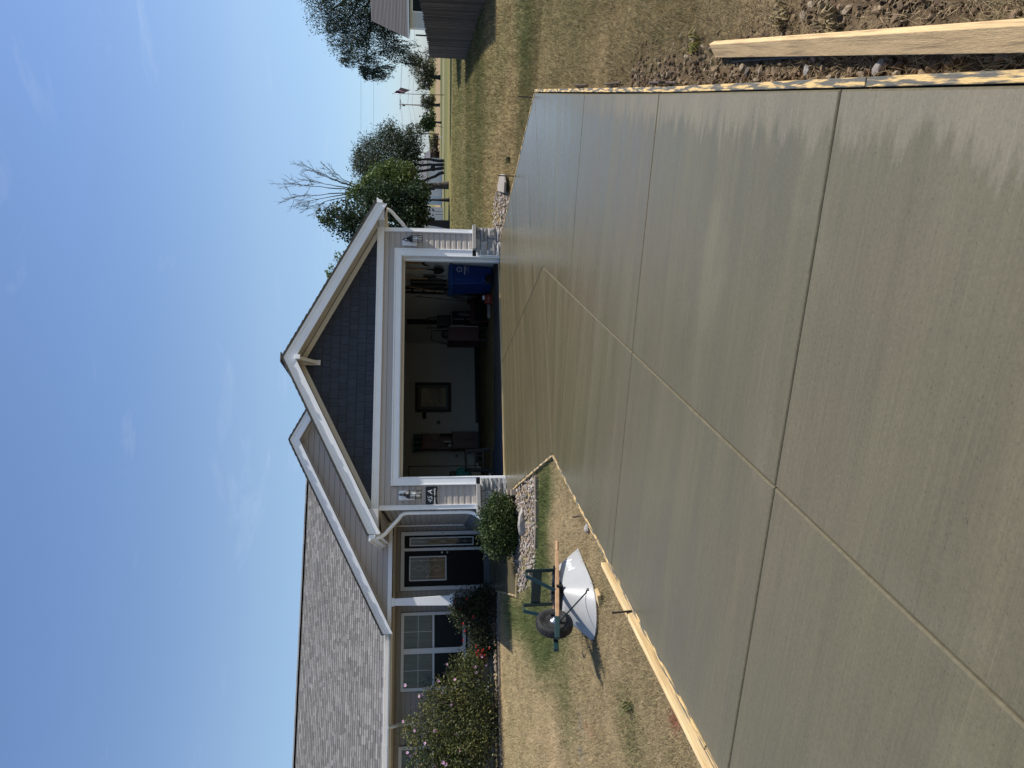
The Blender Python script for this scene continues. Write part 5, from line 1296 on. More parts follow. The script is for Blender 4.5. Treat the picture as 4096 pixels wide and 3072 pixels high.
for xa, xb, za, zb, y in ((3.90, 4.145, .12, .66, 21.42), (4.155, 4.40, .12, .66, 21.42), (3.915, 4.145, 1.25, 1.745, 21.60), (4.155, 4.385, 1.25, 1.745, 21.60)):
    d = MB().box(xa, xb, y-.018, y-.001, za, zb).build('cabinet_door', MT['cherry'], hc, bev=.004)
    MB().box(xa+.045, xb-.045, y-.026, y-.0185, za+.05, zb-.05).build('door_panel', MT['cherry'], d, bev=.005)
    kx = xb-.03 if xa < 4 else xa+.03
    MB().lathe([(.006, 0), (.006, .012), (.014, .018), (.012, .028), (.001, .03)], 10, (kx, y-.019, (za+zb)/2), (0, -1, 0)).build('door_knob', MT['nickel'], d, smooth=True)
MB().box(3.92, 4.38, 21.402, 21.419, .69, .82).build('drawer_front', MT['cherry'], hc, bev=.004)
for i, (x, lb) in enumerate(((3.95, 'left teal patterned basket on the hutch cabinet'), (4.13, 'middle teal patterned basket on the hutch cabinet'), (4.31, 'right teal patterned basket on the hutch cabinet'))):
    t = thing('basket', lb, 'basket', (x, 21.72, 1.80), 'teal baskets on the hutch cabinet')
    tap(MB(), x-.065, x+.065, 21.62, 21.84, 1.802, x-.078, x+.078, 21.60, 21.86, 2.02).build('body', MT['tealb'], t, bev=.01)
    MB().box(x-.083, x+.083, 21.59, 21.87, 2.022, 2.05).build('rim', MT['teal'], t, bev=.006)
cu = thing('mug', 'pale mug on the open shelf of the hutch cabinet', 'mug', (4.02, 21.75, .873))
MB().lathe([(.035, 0), (.045, .02), (.045, .10), (.038, .10), (.036, .02)], 14, (4.02, 21.72, .874), (0, 0, 1)).build('body', MT['print'], cu, smooth=True)
MB().tube([Vector((4.065, 21.72, .955)), Vector((4.09, 21.72, .94)), Vector((4.09, 21.72, .91)), Vector((4.065, 21.72, .895))], .007, 6).build('handle', MT['print'], cu)
bk_ = thing('book', 'pale book leaning on the open shelf of the hutch cabinet', 'book', (4.14, 21.75, .873))
MB().box(4.12, 4.135, 21.64, 21.82, .874, 1.10).build('cover', MT['capst'], bk_); MB().box(4.1355, 4.155, 21.645, 21.815, .878, 1.095).build('pages', MT['print'], bk_)

stl = thing('stool', 'black wooden step stool standing on the garage floor', 'stool', (2.88, 17.6, 0))
MB().box(2.62, 3.14, 17.42, 17.80, .62, .665).build('seat', MT['dkwood'], stl, bev=.008)
for sx_ in (2.66, 3.10):
    for sy_ in (17.46, 17.76):
        d = -.06 if sx_ < 2.9 else .06
        MB().beam((sx_+d, sy_, 0), (sx_, sy_, .619), .045, .045, up=(0, 1, 0)).build('leg', MT['dkwood'], stl)
for z in (.20, .40): MB().box(2.66-.04*(1-z), 3.10+.04*(1-z), 17.445, 17.47, z, z+.04).build('rail', MT['dkwood'], stl)
for x in (2.80, 2.96): MB().box(x, x+.03, 17.448, 17.466, .242, .398).build('spindle', MT['dkwood'], stl)
ch = thing('armchair', 'cream print-covered chair behind the black stool', 'chair', (2.55, 18.5, 0))
MB().box(2.2, 2.86, 18.35, 18.9, .20, .46).build('seat', MT['cream'], ch, bev=.04)
MB().box(2.2, 2.80, 18.82, 18.98, .462, 1.02).build('backrest', MT['dkwood'], ch, bev=.04)
for x in (2.24, 2.80):
    for y in (18.4, 18.85): MB().box(x, x+.04, y, y+.04, 0, .199).build('leg', MT['dkwood'], ch)
tb = thing('cushion', 'teal cushion lying on the cream chair in the garage', 'cushion', (2.6, 18.5, .46))
MB().box(2.40, 2.84, 18.40, 18.74, .465, .86).build('cover', MT['teal'], tb, bev=.09)
mt_ = MB().prism([(x, y, .004) for x, y in ((2.08, 14.70), (3.55, 14.80), (3.30, 15.55), (3.0, 17.1), (2.08, 17.3))], (0, 0, .012)).build('floor_mat', MT['rugblue']); tag(mt_, 'blue mat on the garage floor inside the left jamb', 'floor mat')
tw = thing('rag', 'crumpled white rag on the garage floor by the left jamb', 'rag', (2.42, 17.3, 0))
v, f = ico(77, .4); np_mesh('cloth', v*np.array((.11, .08, .05))+np.array((2.42, 17.35, .055)), f, MT['print'], parent=tw)
# ------------------------------------------------------------------ leaves, shrubs, trees
def unit(g, n):
    v = g.normal(size=(n, 3)); return v/np.linalg.norm(v, axis=1)[:, None]
def cards(P, D, Sz, asp, g, up=None):
    """diamond leaf faces at P, long axis D"""
    n = len(P); r = unit(g, n); N = np.cross(D, r); N /= np.linalg.norm(N, axis=1)[:, None]+1e-9
    L, Wd = D*Sz[:, None]/2, N*(Sz*asp)[:, None]/2
    V = np.stack([P-L, P+Wd-L*.1, P+L, P-Wd-L*.1], 1).reshape(-1, 3); return V
def crown(name, parent, blobs, n, size, pal, seed, clump=.22, shell=.55, asp=.6, mat='leafm', hang=0.0, squash=1.0):
    g = np.random.default_rng(seed); B = np.array(blobs); vol = B[:, 3]**2; pr = vol/vol.sum()
    nc = max(8, n//22); ci = g.choice(len(B), nc, p=pr)
    rr = (shell**3 + (1-shell**3)*g.uniform(0, 1, nc))**(1/3)
    d = unit(g, nc)*rr[:, None]*g.uniform(.82, 1.12, nc)[:, None]
    cc = B[ci, :3] + d*np.stack([B[ci, 3], B[ci, 3], B[ci, 4]], 1)
    cb = g.uniform(.6, 1.35, nc); cp = g.integers(0, len(pal), nc)
    k = g.integers(0, nc, n); cs = B[ci, 3][k]*clump
    off = g.normal(size=(n, 3))*cs[:, None]*np.array((1, 1, .75*squash))
    P = cc[k]+off; D = unit(g, n)
    if hang: D = D*(1-hang)+np.array((0, 0, -1))*hang; D /= np.linalg.norm(D, axis=1)[:, None]; P[:, 2] -= np.abs(g.normal(size=n))*hang*cs*1.6
    Sz = size*g.uniform(.6, 1.35, n); V = cards(P, D, Sz, asp, g)
    pal = np.array(pal); C_ = pal[cp[k]]*(cb[k]*g.uniform(.7, 1.3, n))[:, None]
    F = np.arange(4*n).reshape(-1, 4)
    return np_mesh(name, V, F, MT[mat], np.repeat(C_, 4, 0), parent)
def limb(mb, a, b, r0, r1, g, bend=.08, n=5):
    a, b = Vector(a), Vector(b); L = (b-a).length; pts, rs = [], []
    for i in range(n+1):
        t = i/n; j = Vector(g.normal(size=3))*L*bend*(.5 if 0 < i < n else 0)*.6; pts.append(a+(b-a)*t+j); rs.append(r0+(r1-r0)*t)
    mb.tube(pts, rs, 7); return pts
def tree(name, label, base, trunks, r0, blobs, n, size, pal, seed, group=None, bark='bark', **kw):
    g = np.random.default_rng(seed); t = thing(name, label, 'tree', base, group); m = MB()
    top = Vector(trunks[-1]); lst = [Vector(base)]+[Vector(p) for p in trunks]
    rs = [r0*(1.25-.75*i/(len(lst)-1)) for i in range(len(lst))]
    rs[0] *= 1.25
    m.tube([lst[0]-Vector((0, 0, .3))]+lst, [rs[0]]+rs, 9); m.build('trunk', MT[bark], t, smooth=True)
    m = MB()
    for b in blobs:
        c = Vector(b[:3]); k = min(range(1, len(lst)), key=lambda i: (lst[i]-c).length+abs(lst[i].z-c.z+1)*.4)
        limb(m, lst[k], c, rs[k]*.6, rs[k]*.15, g)
        for _ in range(3):
            e = c+Vector(unit(g, 1)[0])*b[3]*.8; limb(m, lst[k].lerp(c, .7), e, rs[k]*.22, rs[k]*.05, g)
    if m.v: m.build('limbs', MT[bark], t)
    crown('crown', t, blobs, n, size, pal, seed, **kw); return t

GD = [(.028, .050, .022), (.038, .062, .026), (.050, .074, .030)]
GW = [(.052, .066, .036), (.066, .080, .044), (.042, .056, .030)]
GL = [(.095, .135, .034), (.125, .165, .045), (.070, .105, .030)]

# boxwood ball by the left pier
bx_ = thing('boxwood', 'round clipped dark green boxwood beside the left stone pier', 'shrub', (.95, 13.30, gz(.9, 13.2)))
z0 = gz(.9, 13.2)
m = MB(); g_ = np.random.default_rng(5)
for i in range(9): limb(m, (.95, 13.3, z0-.05), (.95+.3*math.cos(i*.7), 13.3+.3*math.sin(i*.7), z0+.35+.2*(i % 3)), .014, .006, g_)
m.build('stems', MT['barkd'], bx_)
crown('foliage', bx_, [(.93, 13.30, z0+.36, .54, .38), (.70, 13.28, z0+.30, .36, .28), (1.20, 13.25, z0+.32, .36, .29), (.95, 13.1, z0+.38, .38, .30), (.90, 13.3, z0+.18, .50, .18)], 17000, .040, [(.028, .050, .014), (.020, .038, .012), (.045, .068, .018), (.07, .098, .026)], 21, clump=.14, shell=.74, asp=.62)

# rose bush under the porch column
rs_ = thing('rose_bush', 'dark rose bush with a few red blossoms at the porch column', 'shrub', (-.75, 16.9, gz(-.7, 16.9)))
zb_ = gz(-.7, 16.9); m = MB()
for i in range(16):
    a = i*.55; limb(m, (-.75+.08*math.cos(a), 17.0+.08*math.sin(a), zb_-.05), (-.75+.55*math.cos(a)*(.6+.4*((i*7) % 5)/4), 16.95+.45*math.sin(a), zb_+.45+.16*((i*5) % 5)), .012, .004, g_)
m.build('canes', MT['barkd'], rs_)
crown('foliage', rs_, [(-.62, 16.95, zb_+.62, .42, .42), (-.95, 16.95, zb_+.52, .40, .36), (-.50, 16.9, zb_+.30, .36, .28), (-1.22, 16.95, zb_+.40, .33, .26), (-1.55, 17.0, zb_+.30, .28, .22), (-.75, 16.9, zb_+.92, .28, .22)], 9000, .05, [(.022, .032, .014), (.032, .042, .018), (.055, .062, .026)], 22, clump=.25, shell=.35, asp=.6)
def blossom(parent, P, r, pal, seed, petals=14, flat=.6):
    g = np.random.default_rng(seed); V, C_ = [], []
    for p in P:
        n = petals; d = unit(g, n); d[:, 2] = np.abs(d[:, 2]); c = np.array(p)+d*r*.55*np.array((1, 1, flat)); D = np.cross(d, unit(g, n)); D /= np.linalg.norm(D, axis=1)[:, None]
        V.append(cards(c, D, np.full(n, r*1.25), .9, g)); C_.append(np.repeat(np.array(pal)[g.integers(0, len(pal), n)]*g.uniform(.75, 1.2, n)[:, None], 4, 0))
    V = np.vstack(V); return np_mesh('blossom', V, np.arange(len(V)).reshape(-1, 4), MT['petal'], np.vstack(C_), parent)
RED = [(.42, .025, .03), (.55, .06, .06), (.30, .015, .02), (.62, .10, .10)]
for i, (p, r) in enumerate((((-1.60, 16.70, zb_+.50), .085), ((-1.66, 16.68, zb_+.42), .095), ((-1.54, 16.66, zb_+.38), .08), ((-1.70, 16.72, zb_+.33), .06), ((-.50, 16.55, zb_+.98), .035), ((-.62, 16.52, zb_+.88), .04), ((-.98, 16.55, zb_+.86), .04), ((-1.12, 16.55, zb_+.78), .035), ((-.80, 16.5, zb_+.60), .05), ((-1.30, 16.55, zb_+.84), .03), ((-.42, 16.5, zb_+.74), .03), ((-1.50, 16.6, zb_+.22), .03), ((-1.45, 16.6, zb_+.52), .04))):
    k = max(1, int((r/.035)**2)); g = np.random.default_rng(i)
    blossom(rs_, [np.array(p)+g.normal(size=3)*r*.45 for _ in range(k)], .032, RED, 100+i)

# flowering shrub before the window wall
hb = thing('flowering_shrub', 'big loose green shrub with pale pink mallow flowers', 'shrub', (-3.0, 17.15, gz(-3, 17.1)))
zh = gz(-3, 17.1); m = MB(); tips = []
for i in range(46):
    a = g_.uniform(0, 6.283); R_ = g_.uniform(.2, 1.25); hh = g_.uniform(.8, 2.15) if R_ < .8 else g_.uniform(.7, 1.5)
    e = (-3.15+R_*1.15*math.cos(a), 17.05+.55*R_*math.sin(a), zh+hh); limb(m, (-3.1+.2*math.cos(a), 17.15+.1*math.sin(a), zh-.05), e, .016, .004, g_, .06, 6); tips.append(e)
m.build('stems', MT['bark'], hb)
HB = [(-3.2, 17.0, zh+.65, .95, .55), (-2.5, 17.0, zh+.62, .70, .50), (-3.9, 17.0, zh+.7, .80, .60), (-3.0, 17.05, zh+1.30, .72, .48), (-3.7, 17.05, zh+1.30, .7, .5), (-3.25, 17.1, zh+1.85, .42, .34), (-2.35, 17.0, zh+1.15, .40, .35), (-2.0, 17.0, zh+.85, .42, .34), (-1.75, 16.95, zh+.55, .36, .28), (-4.4, 17.0, zh+.8, .7, .6), (-2.6, 17.0, zh+1.5, .30, .30), (-3.9, 17, zh+1.75, .35, .3), (-4.6, 17.0, zh+1.3, .5, .45)]
crown('foliage', hb, HB, 30000, .052, [(.030, .046, .016), (.045, .062, .020), (.066, .080, .026), (.095, .105, .030), (.16, .15, .05)], 23, clump=.20, shell=.30, asp=.55)
g = np.random.default_rng(31); PK = [(.58, .44, .55), (.66, .54, .64), (.50, .36, .48)]
fl = []
for i in range(30):
    b = HB[g.integers(len(HB))]; d = unit(g, 1)[0]; d[1] = -abs(d[1]); 
    fl.append(np.array(b[:3])+d*np.array((b[3], b[3], b[4]))*1.05)
for e in tips[:7]: fl.append(np.array(e)+np.array((0, -.03, .02)))
def mallow(p, r, seed):
    g = np.random.default_rng(seed); fx = np.array((.25, -1, .35))+g.normal(size=3)*.5; fx /= np.linalg.norm(fx); a = np.cross(fx, (0, 0, 1)); a /= np.linalg.norm(a); b = np.cross(fx, a); V, C_, F = [], [], []
    for k in range(5):
        t = 6.2832*k/5; d0 = math.cos(t)*a+math.sin(t)*b; s = -math.sin(t)*a+math.cos(t)*b; o = len(V)
        V += [p, p+d0*r*.62+s*r*.48+fx*r*.25, p+d0*r*1.0+fx*r*.3, p+d0*r*.62-s*r*.48+fx*r*.25]; c = np.array(PK[g.integers(3)]); C_ += [c*np.array((.8, .25, .5)), c, c*1.1, c]; F.append([o, o+1, o+2, o+3])
    np_mesh('flower', np.array(V), np.array(F), MT['petal'], np.array(C_), hb)
for i, p in enumerate(fl): mallow(p, .034 if i % 3 else .042, 300+i)
wt = thing('white_flower', 'small clump of white flowers at the foot of the flowering shrub', 'flower', (-2.35, 16.72, gz(-2.3, 16.7)))
MB().tube([Vector((-2.35, 16.72, gz(-2.3, 16.7)-.02)), Vector((-2.36, 16.70, zh+.3))], .006, 5).build('stem', MT['barkd'], wt)
blossom(wt, [(-2.36+.05*i, 16.68, zh+.30-.03*abs(i)) for i in (-1, 0, 1)], .03, [(.7, .68, .6)], 55)

# weeds in the lawns
def weed(x, y, h, n, label, pal, seed):
    g = np.random.default_rng(seed); z = gz(x, y); V, C_ = [], []
    for i in range(n):
        a = g.uniform(0, 6.283); l = h*g.uniform(.5, 1.2); w = .006; o = np.array((x+g.normal()*.03, y+g.normal()*.03, z)); s = np.array((-math.sin(a), math.cos(a), 0))*w
        d = np.array((math.cos(a), math.sin(a), 0)); m1, e = o+d*l*.45+np.array((0, 0, l*.75)), o+d*l+np.array((0, 0, l*.55))
        V += [o-s, o+s, m1+s*.7, m1-s*.7, m1-s*.7, m1+s*.7, e, e]; c = np.array(pal[g.integers(len(pal))])*g.uniform(.7, 1.2); C_ += [c]*8
    V = np.array(V); o = np_mesh('weed', V, np.arange(len(V)).reshape(-1, 4), MT['leafm'], np.array(C_)); tag(o, label, 'weed')
weed(-1.10, 6.45, .12, 30, 'green tuft of coarse grass in the dry left lawn', [(.13, .145, .05), (.16, .15, .06)], 61)
weed(10.6, 9.9, .22, 40, 'green weed clump in the right lawn', GL, 62)
weed(8.3, 12.6, .14, 34, 'small green weeds beside the flat stone', GD, 63)
weed(3.42, 3.74, .10, 26, 'yellowish weed at the end of the stained stud', [(.20, .17, .04), (.15, .15, .04)], 64)
weed(2.72, 2.78, .09, 46, 'dry grass clump beside the form board near the stud', [(.30, .23, .12), (.24, .18, .09)], 65)
weed(2.38, 2.42, .09, 46, 'dry straw clump in the gap between stud and form board', [(.30, .23, .12), (.24, .18, .09)], 66)
weed(2.15, 1.45, .09, 50, 'dry straw clump on the soil right of the stud', [(.28, .20, .11), (.22, .16, .08)], 67)
weed(2.75, 2.25, .08, 50, 'dry straw clump on the dug soil at right', [(.28, .20, .11), (.22, .16, .08)], 68)

# trees behind the house and across the field
tree('dark_tree', 'dense dark green tree rising behind the garage eave', (30.68, 57.09, -.3), [(30.85, 57.2, 1.0), (31.05, 57.26, 3.0), (31.3, 57.5, 6.5), (31.45, 57.8, 9.8)], .26,
     [(31.47, 57.87, 10.7, .8, .95), (31.2, 57.75, 9.5, 1.3, 1.3), (32.04, 58.28, 7.9, 1.7, 1.7), (30.3, 58.26, 7.2, 1.7, 1.8), (32.63, 56.55, 5.9, 1.7, 1.7), (31.18, 57.47, 5.0, 2.0, 1.9), (32.49, 57.05, 3.9, 1.5, 1.3), (30.89, 56.81, 3.3, 1.6, 1.3), (32.9, 56.4, 2.6, 1.0, .8), (29.99, 58.2, 8.3, 1.0, 1.1), (29.6, 57.8, 6.0, 1.3, 1.4), (31.75, 57.4, 2.4, 1.3, .8), (33.4, 57.0, 7.0, .8, .9)],
     18000, .24, GD, 71, 'trees behind the garage', 'barkd', clump=.24, shell=.5)
tree('spindly_tree', 'dark leafy tree low between the two trunks', (32.83, 56.51, -.25), [(32.85, 56.6, .7), (32.88, 56.7, 1.6)], .12, [(33.4, 57.4, 2.6, 1.2, .9), (34.3, 57.6, 2.2, .9, .7), (33.0, 56.9, 3.4, 1.0, .8), (35.0, 58.0, 2.9, .8, .7)], 2600, .26, GD, 72, 'trees behind the garage', 'barkd', clump=.26, shell=.3)
lt = tree('maple_tree', 'tree with bright green lower crown and bare dead upper branches', (35.73, 58.83, -.3), [(35.71, 59.0, 1.0), (35.70, 59.11, 1.96), (35.61, 59.42, 4.3), (35.40, 59.83, 7.1), (35.33, 60.01, 8.3)], .25,
     [(36.24, 60.15, 7.3, .9, .9), (36.51, 59.42, 6.17, 1.25, 1.25), (37.15, 59.7, 4.79, 1.25, 1.25), (36.05, 58.73, 4.0, 1.1, 1.0), (35.54, 59.72, 5.24, 1.35, 1.35), (34.77, 59.87, 7.08, 1.06, 1.06), (37.13, 59.15, 3.5, .8, .7), (35.0, 59.4, 8.4, .8, .8), (34.6, 59.2, 5.6, 1.0, 1.1)], 11500, .215, GL, 73, 'trees behind the garage', clump=.24, shell=.4)
m = MB(); g = np.random.default_rng(8)
def twigs(a, b, r, depth):
    a, b = Vector(a), Vector(b); pts = limb(m, a, b, r, r*.4, g, .05, 6); L = (b-a).length
    if depth == 0: return
    for k in range(9 if depth == 2 else 6):
        t = g.uniform(.3, .95); p = a.lerp(b, t); d = ((b-a).normalized()+Vector(g.normal(size=3))*.42).normalized()
        if d.z < 0: d.z *= -.3
        twigs(p, p+d*L*g.uniform(.22, .5), max(r*.5, .011), depth-1)
F0 = Vector((35.40, 59.83, 7.2))
for e in ((36.32, 60.56, 15.15), (35.07, 60.88, 14.92), (34.48, 60.96, 14.0), (37.97, 59.88, 13.29), (37.26, 59.97, 12.2), (37.79, 59.68, 11.3), (33.5, 60.99, 12.2), (33.9, 61.05, 13.4), (36.98, 59.82, 10.6), (36.6, 60.1, 13.4)):
    mid = F0.lerp(Vector(e), .42)+Vector((0, 0, .5)); limb(m, F0, mid, .075, .045, g, .05); twigs(mid, e, .036, 2)
m.build('dead_branches', MT['deadb'], lt)
wt_ = thing('willow_tree', 'broad rounded willow with several leaning trunks behind the lawn', 'tree', (53.9, 84.1, -.35), 'trees behind the garage')
m = MB(); 
for b0, t0 in (((54.64, 83.88, -.4), (54.9, 84.2, 2.6)), ((54.15, 84.02, -.4), (54.2, 84.4, 3.0)), ((53.7, 84.14, -.4), (53.3, 84.6, 3.0)), ((53.11, 84.3, -.4), (52.0, 84.9, 2.4))):
    limb(m, b0, t0, .22, .15, g, .05); 
    for k in range(3): limb(m, t0, Vector(t0)+Vector((g.uniform(-2.5, 2.5), g.uniform(-1, 1), g.uniform(3, 6))), .13, .04, g)
m.build('trunk', MT['barkd'], wt_)
crown('crown', wt_, [(54.44, 83.88, 6.9, 3.5, 4.0), (53.42, 84.86, 9.3, 2.5, 2.8), (56.3, 85.36, 9.8, 2.2, 2.2), (57.4, 83.08, 7.1, 1.9, 1.9), (57.0, 83.91, 4.3, 1.9, 1.6), (58.7, 83.44, 3.6, 1.1, 1.1), (52.52, 84.32, 4.9, 2.2, 2.2), (51.31, 85.02, 7.6, 1.6, 2.5), (54.53, 84.89, 10.6, 1.6, 1.5), (56.8, 84.48, 5.85, 2.5, 2.5)], 27000, .30, GW, 74, clump=.20, shell=.45, asp=.34, hang=.35)
# roof-top sprigs: a tree standing behind the house
tree('backyard_tree', 'tree tip showing above the garage roof ridge', (15.5, 34.0, -.2), [(15.5, 34, 2.5), (15.5, 34, 5.2)], .14, [(15.57, 34.1, 6.65, .30, .30), (15.94, 33.72, 6.30, .2, .2), (15.4, 34.07, 6.3, .36, .32), (15.6, 33.7, 5.7, .8, .6), (15.17, 34.04, 6.55, .18, .22), (15.3, 34, 5.0, 1.2, .9)], 2400, .12, GL, 75, clump=.22, shell=.35)

# the tall hanging tree at the right, behind the neighbour's house
BIGR = [(46.84, 50.84, 10.66, 1.5, 1.5), (45.68, 51.75, 9.47, 1.5, 1.3), (43.44, 50.82, 7.9, 1.5, 1.2), (43.0, 51.87, 6.7, 1.1, .9), (46.02, 50.31, 8.27, 2.1, 1.7), (45.34, 50.53, 6.19, 1.8, 1.3), (44.6, 51.21, 5.0, 1.5, 1.0), (43.4, 50.81, 3.9, .9, .7), (48.78, 50.49, 11.4, 1.9, 1.7), (48.26, 48.98, 9.23, 2.5, 2.1), (49.65, 50.12, 6.25, 2.3, 2.0), (47.03, 49.88, 6.59, 2.0, 1.6), (42.1, 51.85, 7.3, .6, .5), (41.8, 51.45, 5.8, .6, .45), (43.14, 51.58, 8.9, .6, .5), (51.5, 48.5, 10.5, 2.4, 2.2), (52.5, 48.0, 7.2, 2.4, 2.2)]
bt = thing('hanging_tree', 'tall dark drooping tree behind the neighbouring roof', 'tree', (48.6, 49.4, -.3))
m = MB().tube([Vector((48.7, 49.3, -.5)), Vector((48.6, 49.4, 2.0)), Vector((48.0, 49.8, 5.2)), Vector((48.2, 49.9, 9.0))], [.42, .36, .26, .12], 9); m.build('trunk', MT['barkd'], bt, smooth=True)
m = MB(); g = np.random.default_rng(14)
for e in ((46.69, 50.31, 6.4), (46.0, 50.6, 7.5), (45.1, 51.1, 8.9), (44.2, 51.05, 6.8), (43.6, 50.8, 4.4), (46.8, 50.8, 10.4), (48.1, 50.6, 11.4), (42.6, 51.6, 7.2), (51.0, 48.8, 9.5), (50.5, 49.4, 6.5), (44.6, 50.9, 5.4)): limb(m, (48.0, 49.8, min(8.5, 2.5+.55*e[2])), e, .13, .03, g, .07, 7)
m.build('limbs', MT['barkd'], bt)
crown('crown', bt, BIGR, 34000, .21, [(.026, .042, .028), (.034, .052, .034), (.044, .062, .040)], 76, clump=.19, shell=.25, asp=.30, hang=.5)
V_, C_ = [], []                                        # hanging sprays
for i in range(620):
    b = BIGR[g.integers(len(BIGR))]; d = unit(g, 1)[0]; d[2] = abs(d[2])*.3-.35
    p = np.array(b[:3])+d*np.array((b[3], b[3], b[4]))*1.0; L = g.uniform(.5, 1.5); n = int(L/.045); t = np.sort(g.uniform(0, 1, n)); sway = g.normal(size=2)*.16
    P = p+np.stack([sway[0]*t*L, sway[1]*t*L, -t*L], 1)+g.normal(size=(n, 3))*.055; D = np.stack([g.normal(size=n)*.5, g.normal(size=n)*.5, -np.ones(n)], 1); D /= np.linalg.norm(D, axis=1)[:, None]
    V_.append(cards(P, D, .17*g.uniform(.6, 1.2, n), .33, g)); c = np.array((.032, .050, .033))*g.uniform(.7, 1.35); C_.append(np.tile(c, (4*n, 1)))
V_ = np.vstack(V_); np_mesh('hanging_sprays', V_, np.arange(len(V_)).reshape(-1, 4), MT['leafm'], np.vstack(C_), bt)

tree('far_round_tree', 'small round green tree between the two utility poles', (81.63, 113.0, -.55), [(81.7, 113.1, .6), (81.8, 113.3, 1.4)], .14, [(81.97, 113.6, 1.9, 1.4, 1.2), (82.76, 113.17, 1.3, 1.0, .9), (81.04, 113.48, 2.4, 1.1, .9), (81.2, 113.3, 1.2, .9, .8)], 1500, .42, [(.045, .075, .026), (.060, .095, .030)], 77, clump=.25, shell=.4)
tree('far_willow', 'olive weeping willow far beyond the field next to the fence end', (103.46, 127.81, -.75), [(103.5, 127.8, .3), (104.0, 127.99, 2.0), (105.5, 127.5, 3.0)], .35, [(104.14, 128.13, 3.2, 2.5, 2.2), (105.88, 127.22, 3.8, 2.2, 2.1), (101.85, 128.38, 2.7, 1.5, 1.6), (106.78, 127.25, 4.6, 1.7, 1.3), (108.02, 127.71, 2.2, 1.7, 1.6), (104.77, 128.02, 1.8, 2.2, 1.2), (102.6, 128.3, 3.4, 1.4, 1.2)], 3600, .55, [(.085, .090, .042), (.068, .074, .036), (.10, .10, .05)], 78, 'willows beyond the field', 'barkd', clump=.24, shell=.35, asp=.3, hang=.4)
tree('far_willow', 'small far willow behind the utility pole with the cross-arm', (104.31, 138.01, -.8), [(104.4, 138.1, .2), (104.6, 138.3, 1.6)], .25, [(104.8, 138.41, 2.3, 1.5, 1.4), (103.87, 138.91, 1.7, 1.2, 1.1), (106.0, 138.26, 2.6, 1.2, 1.1), (105.23, 137.58, 1.1, 1.2, .9)], 1500, .5, [(.075, .080, .042), (.060, .068, .036)], 79, 'willows beyond the field', 'barkd', clump=.25, shell=.35, asp=.35, hang=.35)
BUSH = [('olive bush beyond the field right of the barn', (101.37, 149.11, .35, 1.5, .85)), ('brownish bush beside the far brown barn', (100.0, 150.2, .25, 1.5, .8)), ('low far bush left of the second utility pole', (102.6, 148.8, .1, 1.0, .6))]
for i, (lb, b) in enumerate(BUSH):
    t = thing('far_bush', lb, 'bush', (b[0], b[1], -.85), 'bushes beyond the field'); m = MB()
    for k in range(5): limb(m, (b[0]+.1*k, b[1], -1.0), (b[0]+.5*math.cos(k), b[1]+.5*math.sin(k), b[2]), .05, .02, g)
    m.build('stems', MT['barkd'], t); crown('foliage', t, [b, (b[0]+.8, b[1]+.4, b[2]-.25, b[3]*.6, b[4]*.7)], 420, .5, [(.075, .080, .036), (.095, .080, .045)] if i != 1 else [(.10, .075, .05), (.08, .07, .04)], 80+i, clump=.3, shell=.3)
m = [(255.76, 368.3, .8, 1.4, 1.8), (252.07, 368.35, -.1, 2.6, 1.6), (248.5, 369.71, .2, 2.6, 1.8), (258.9, 367.38, -.7, 2.0, 1.2), (245.5, 371, -.4, 2.6, 1.4), (262, 366, -.8, 2.4, 1.0), (240, 374, -.9, 3, 1.2), (266, 364, -.9, 3, 1.0), (180, 405, -.6, 6, 1.5), (150, 415, -.8, 6, 1.4), (290, 350, -.9, 6, 1.2), (310, 335, -.8, 6, 1.5), (335, 310, -.7, 6, 1.6)]
o = crown('far_woods', None, m, 2600, 1.1, [(.06, .08, .06), (.05, .07, .055)], 90, clump=.3, shell=.2); tag(o, 'hazy line of woods at the horizon', kind='stuff')  # bluish distance haze is put into the leaf colours
# ------------------------------------------------------------------ picket fence and neighbouring house
fn = thing('picket_fence', 'weathered grey stockade fence running back from the right edge', 'fence', (15.5, 15.9, gz(15.5, 15.9)))
fa, fb = Vector((14.0, 13.8, 0)), Vector((25.9, 30.5, 0)); fd_ = (fb-fa); FL = fd_.length; fd_.normalize(); fnrm = Vector((-fd_.y, fd_.x, 0))    # towards the lawn
pm = []
for k in range(6):
    m = MB(); w = .072; h = 1.84; n = 5; pts = [(-w/2, 0), (w/2, 0), (w/2, h-.05), (w*.30, h), (-w*.30, h), (-w/2, h-.05)]
    front = [(x, -.016 - (.010 if abs(x) < w*.35 else 0), z) for x, z in pts]
    mid = [(0, -.030, 0), (0, -.030, h)]
    m.v = [(x, 0, z) for x, z in pts] + front + mid
    m.f = [(0, 5, 4, 3, 2, 1), (6, 12, 13, 10, 11), (12, 7, 8, 9, 13), (0, 1, 7, 12, 6), (1, 2, 8, 7), (2, 3, 9, 8), (3, 4, 10, 13, 9), (4, 5, 11, 10), (5, 0, 6, 11)]
    me = m.mesh('picket'); me.materials.append(MT['fence']); pm.append(me)
ng = int(FL/.0765)
for i in range(ng):
    p = fa+fd_*(i*.0765); z = gz(p.x, p.y)-.03
    o = link('picket', pm[i % 6], fn, p+Vector((0, 0, z))-fn.location+fnrm*rng.uniform(-.004, .004)); o.rotation_euler = (rng.uniform(-.008, .008), rng.uniform(-.012, .012), math.atan2(fd_.y, fd_.x)+math.pi); o.scale.z = rng.uniform(.975, 1.02)
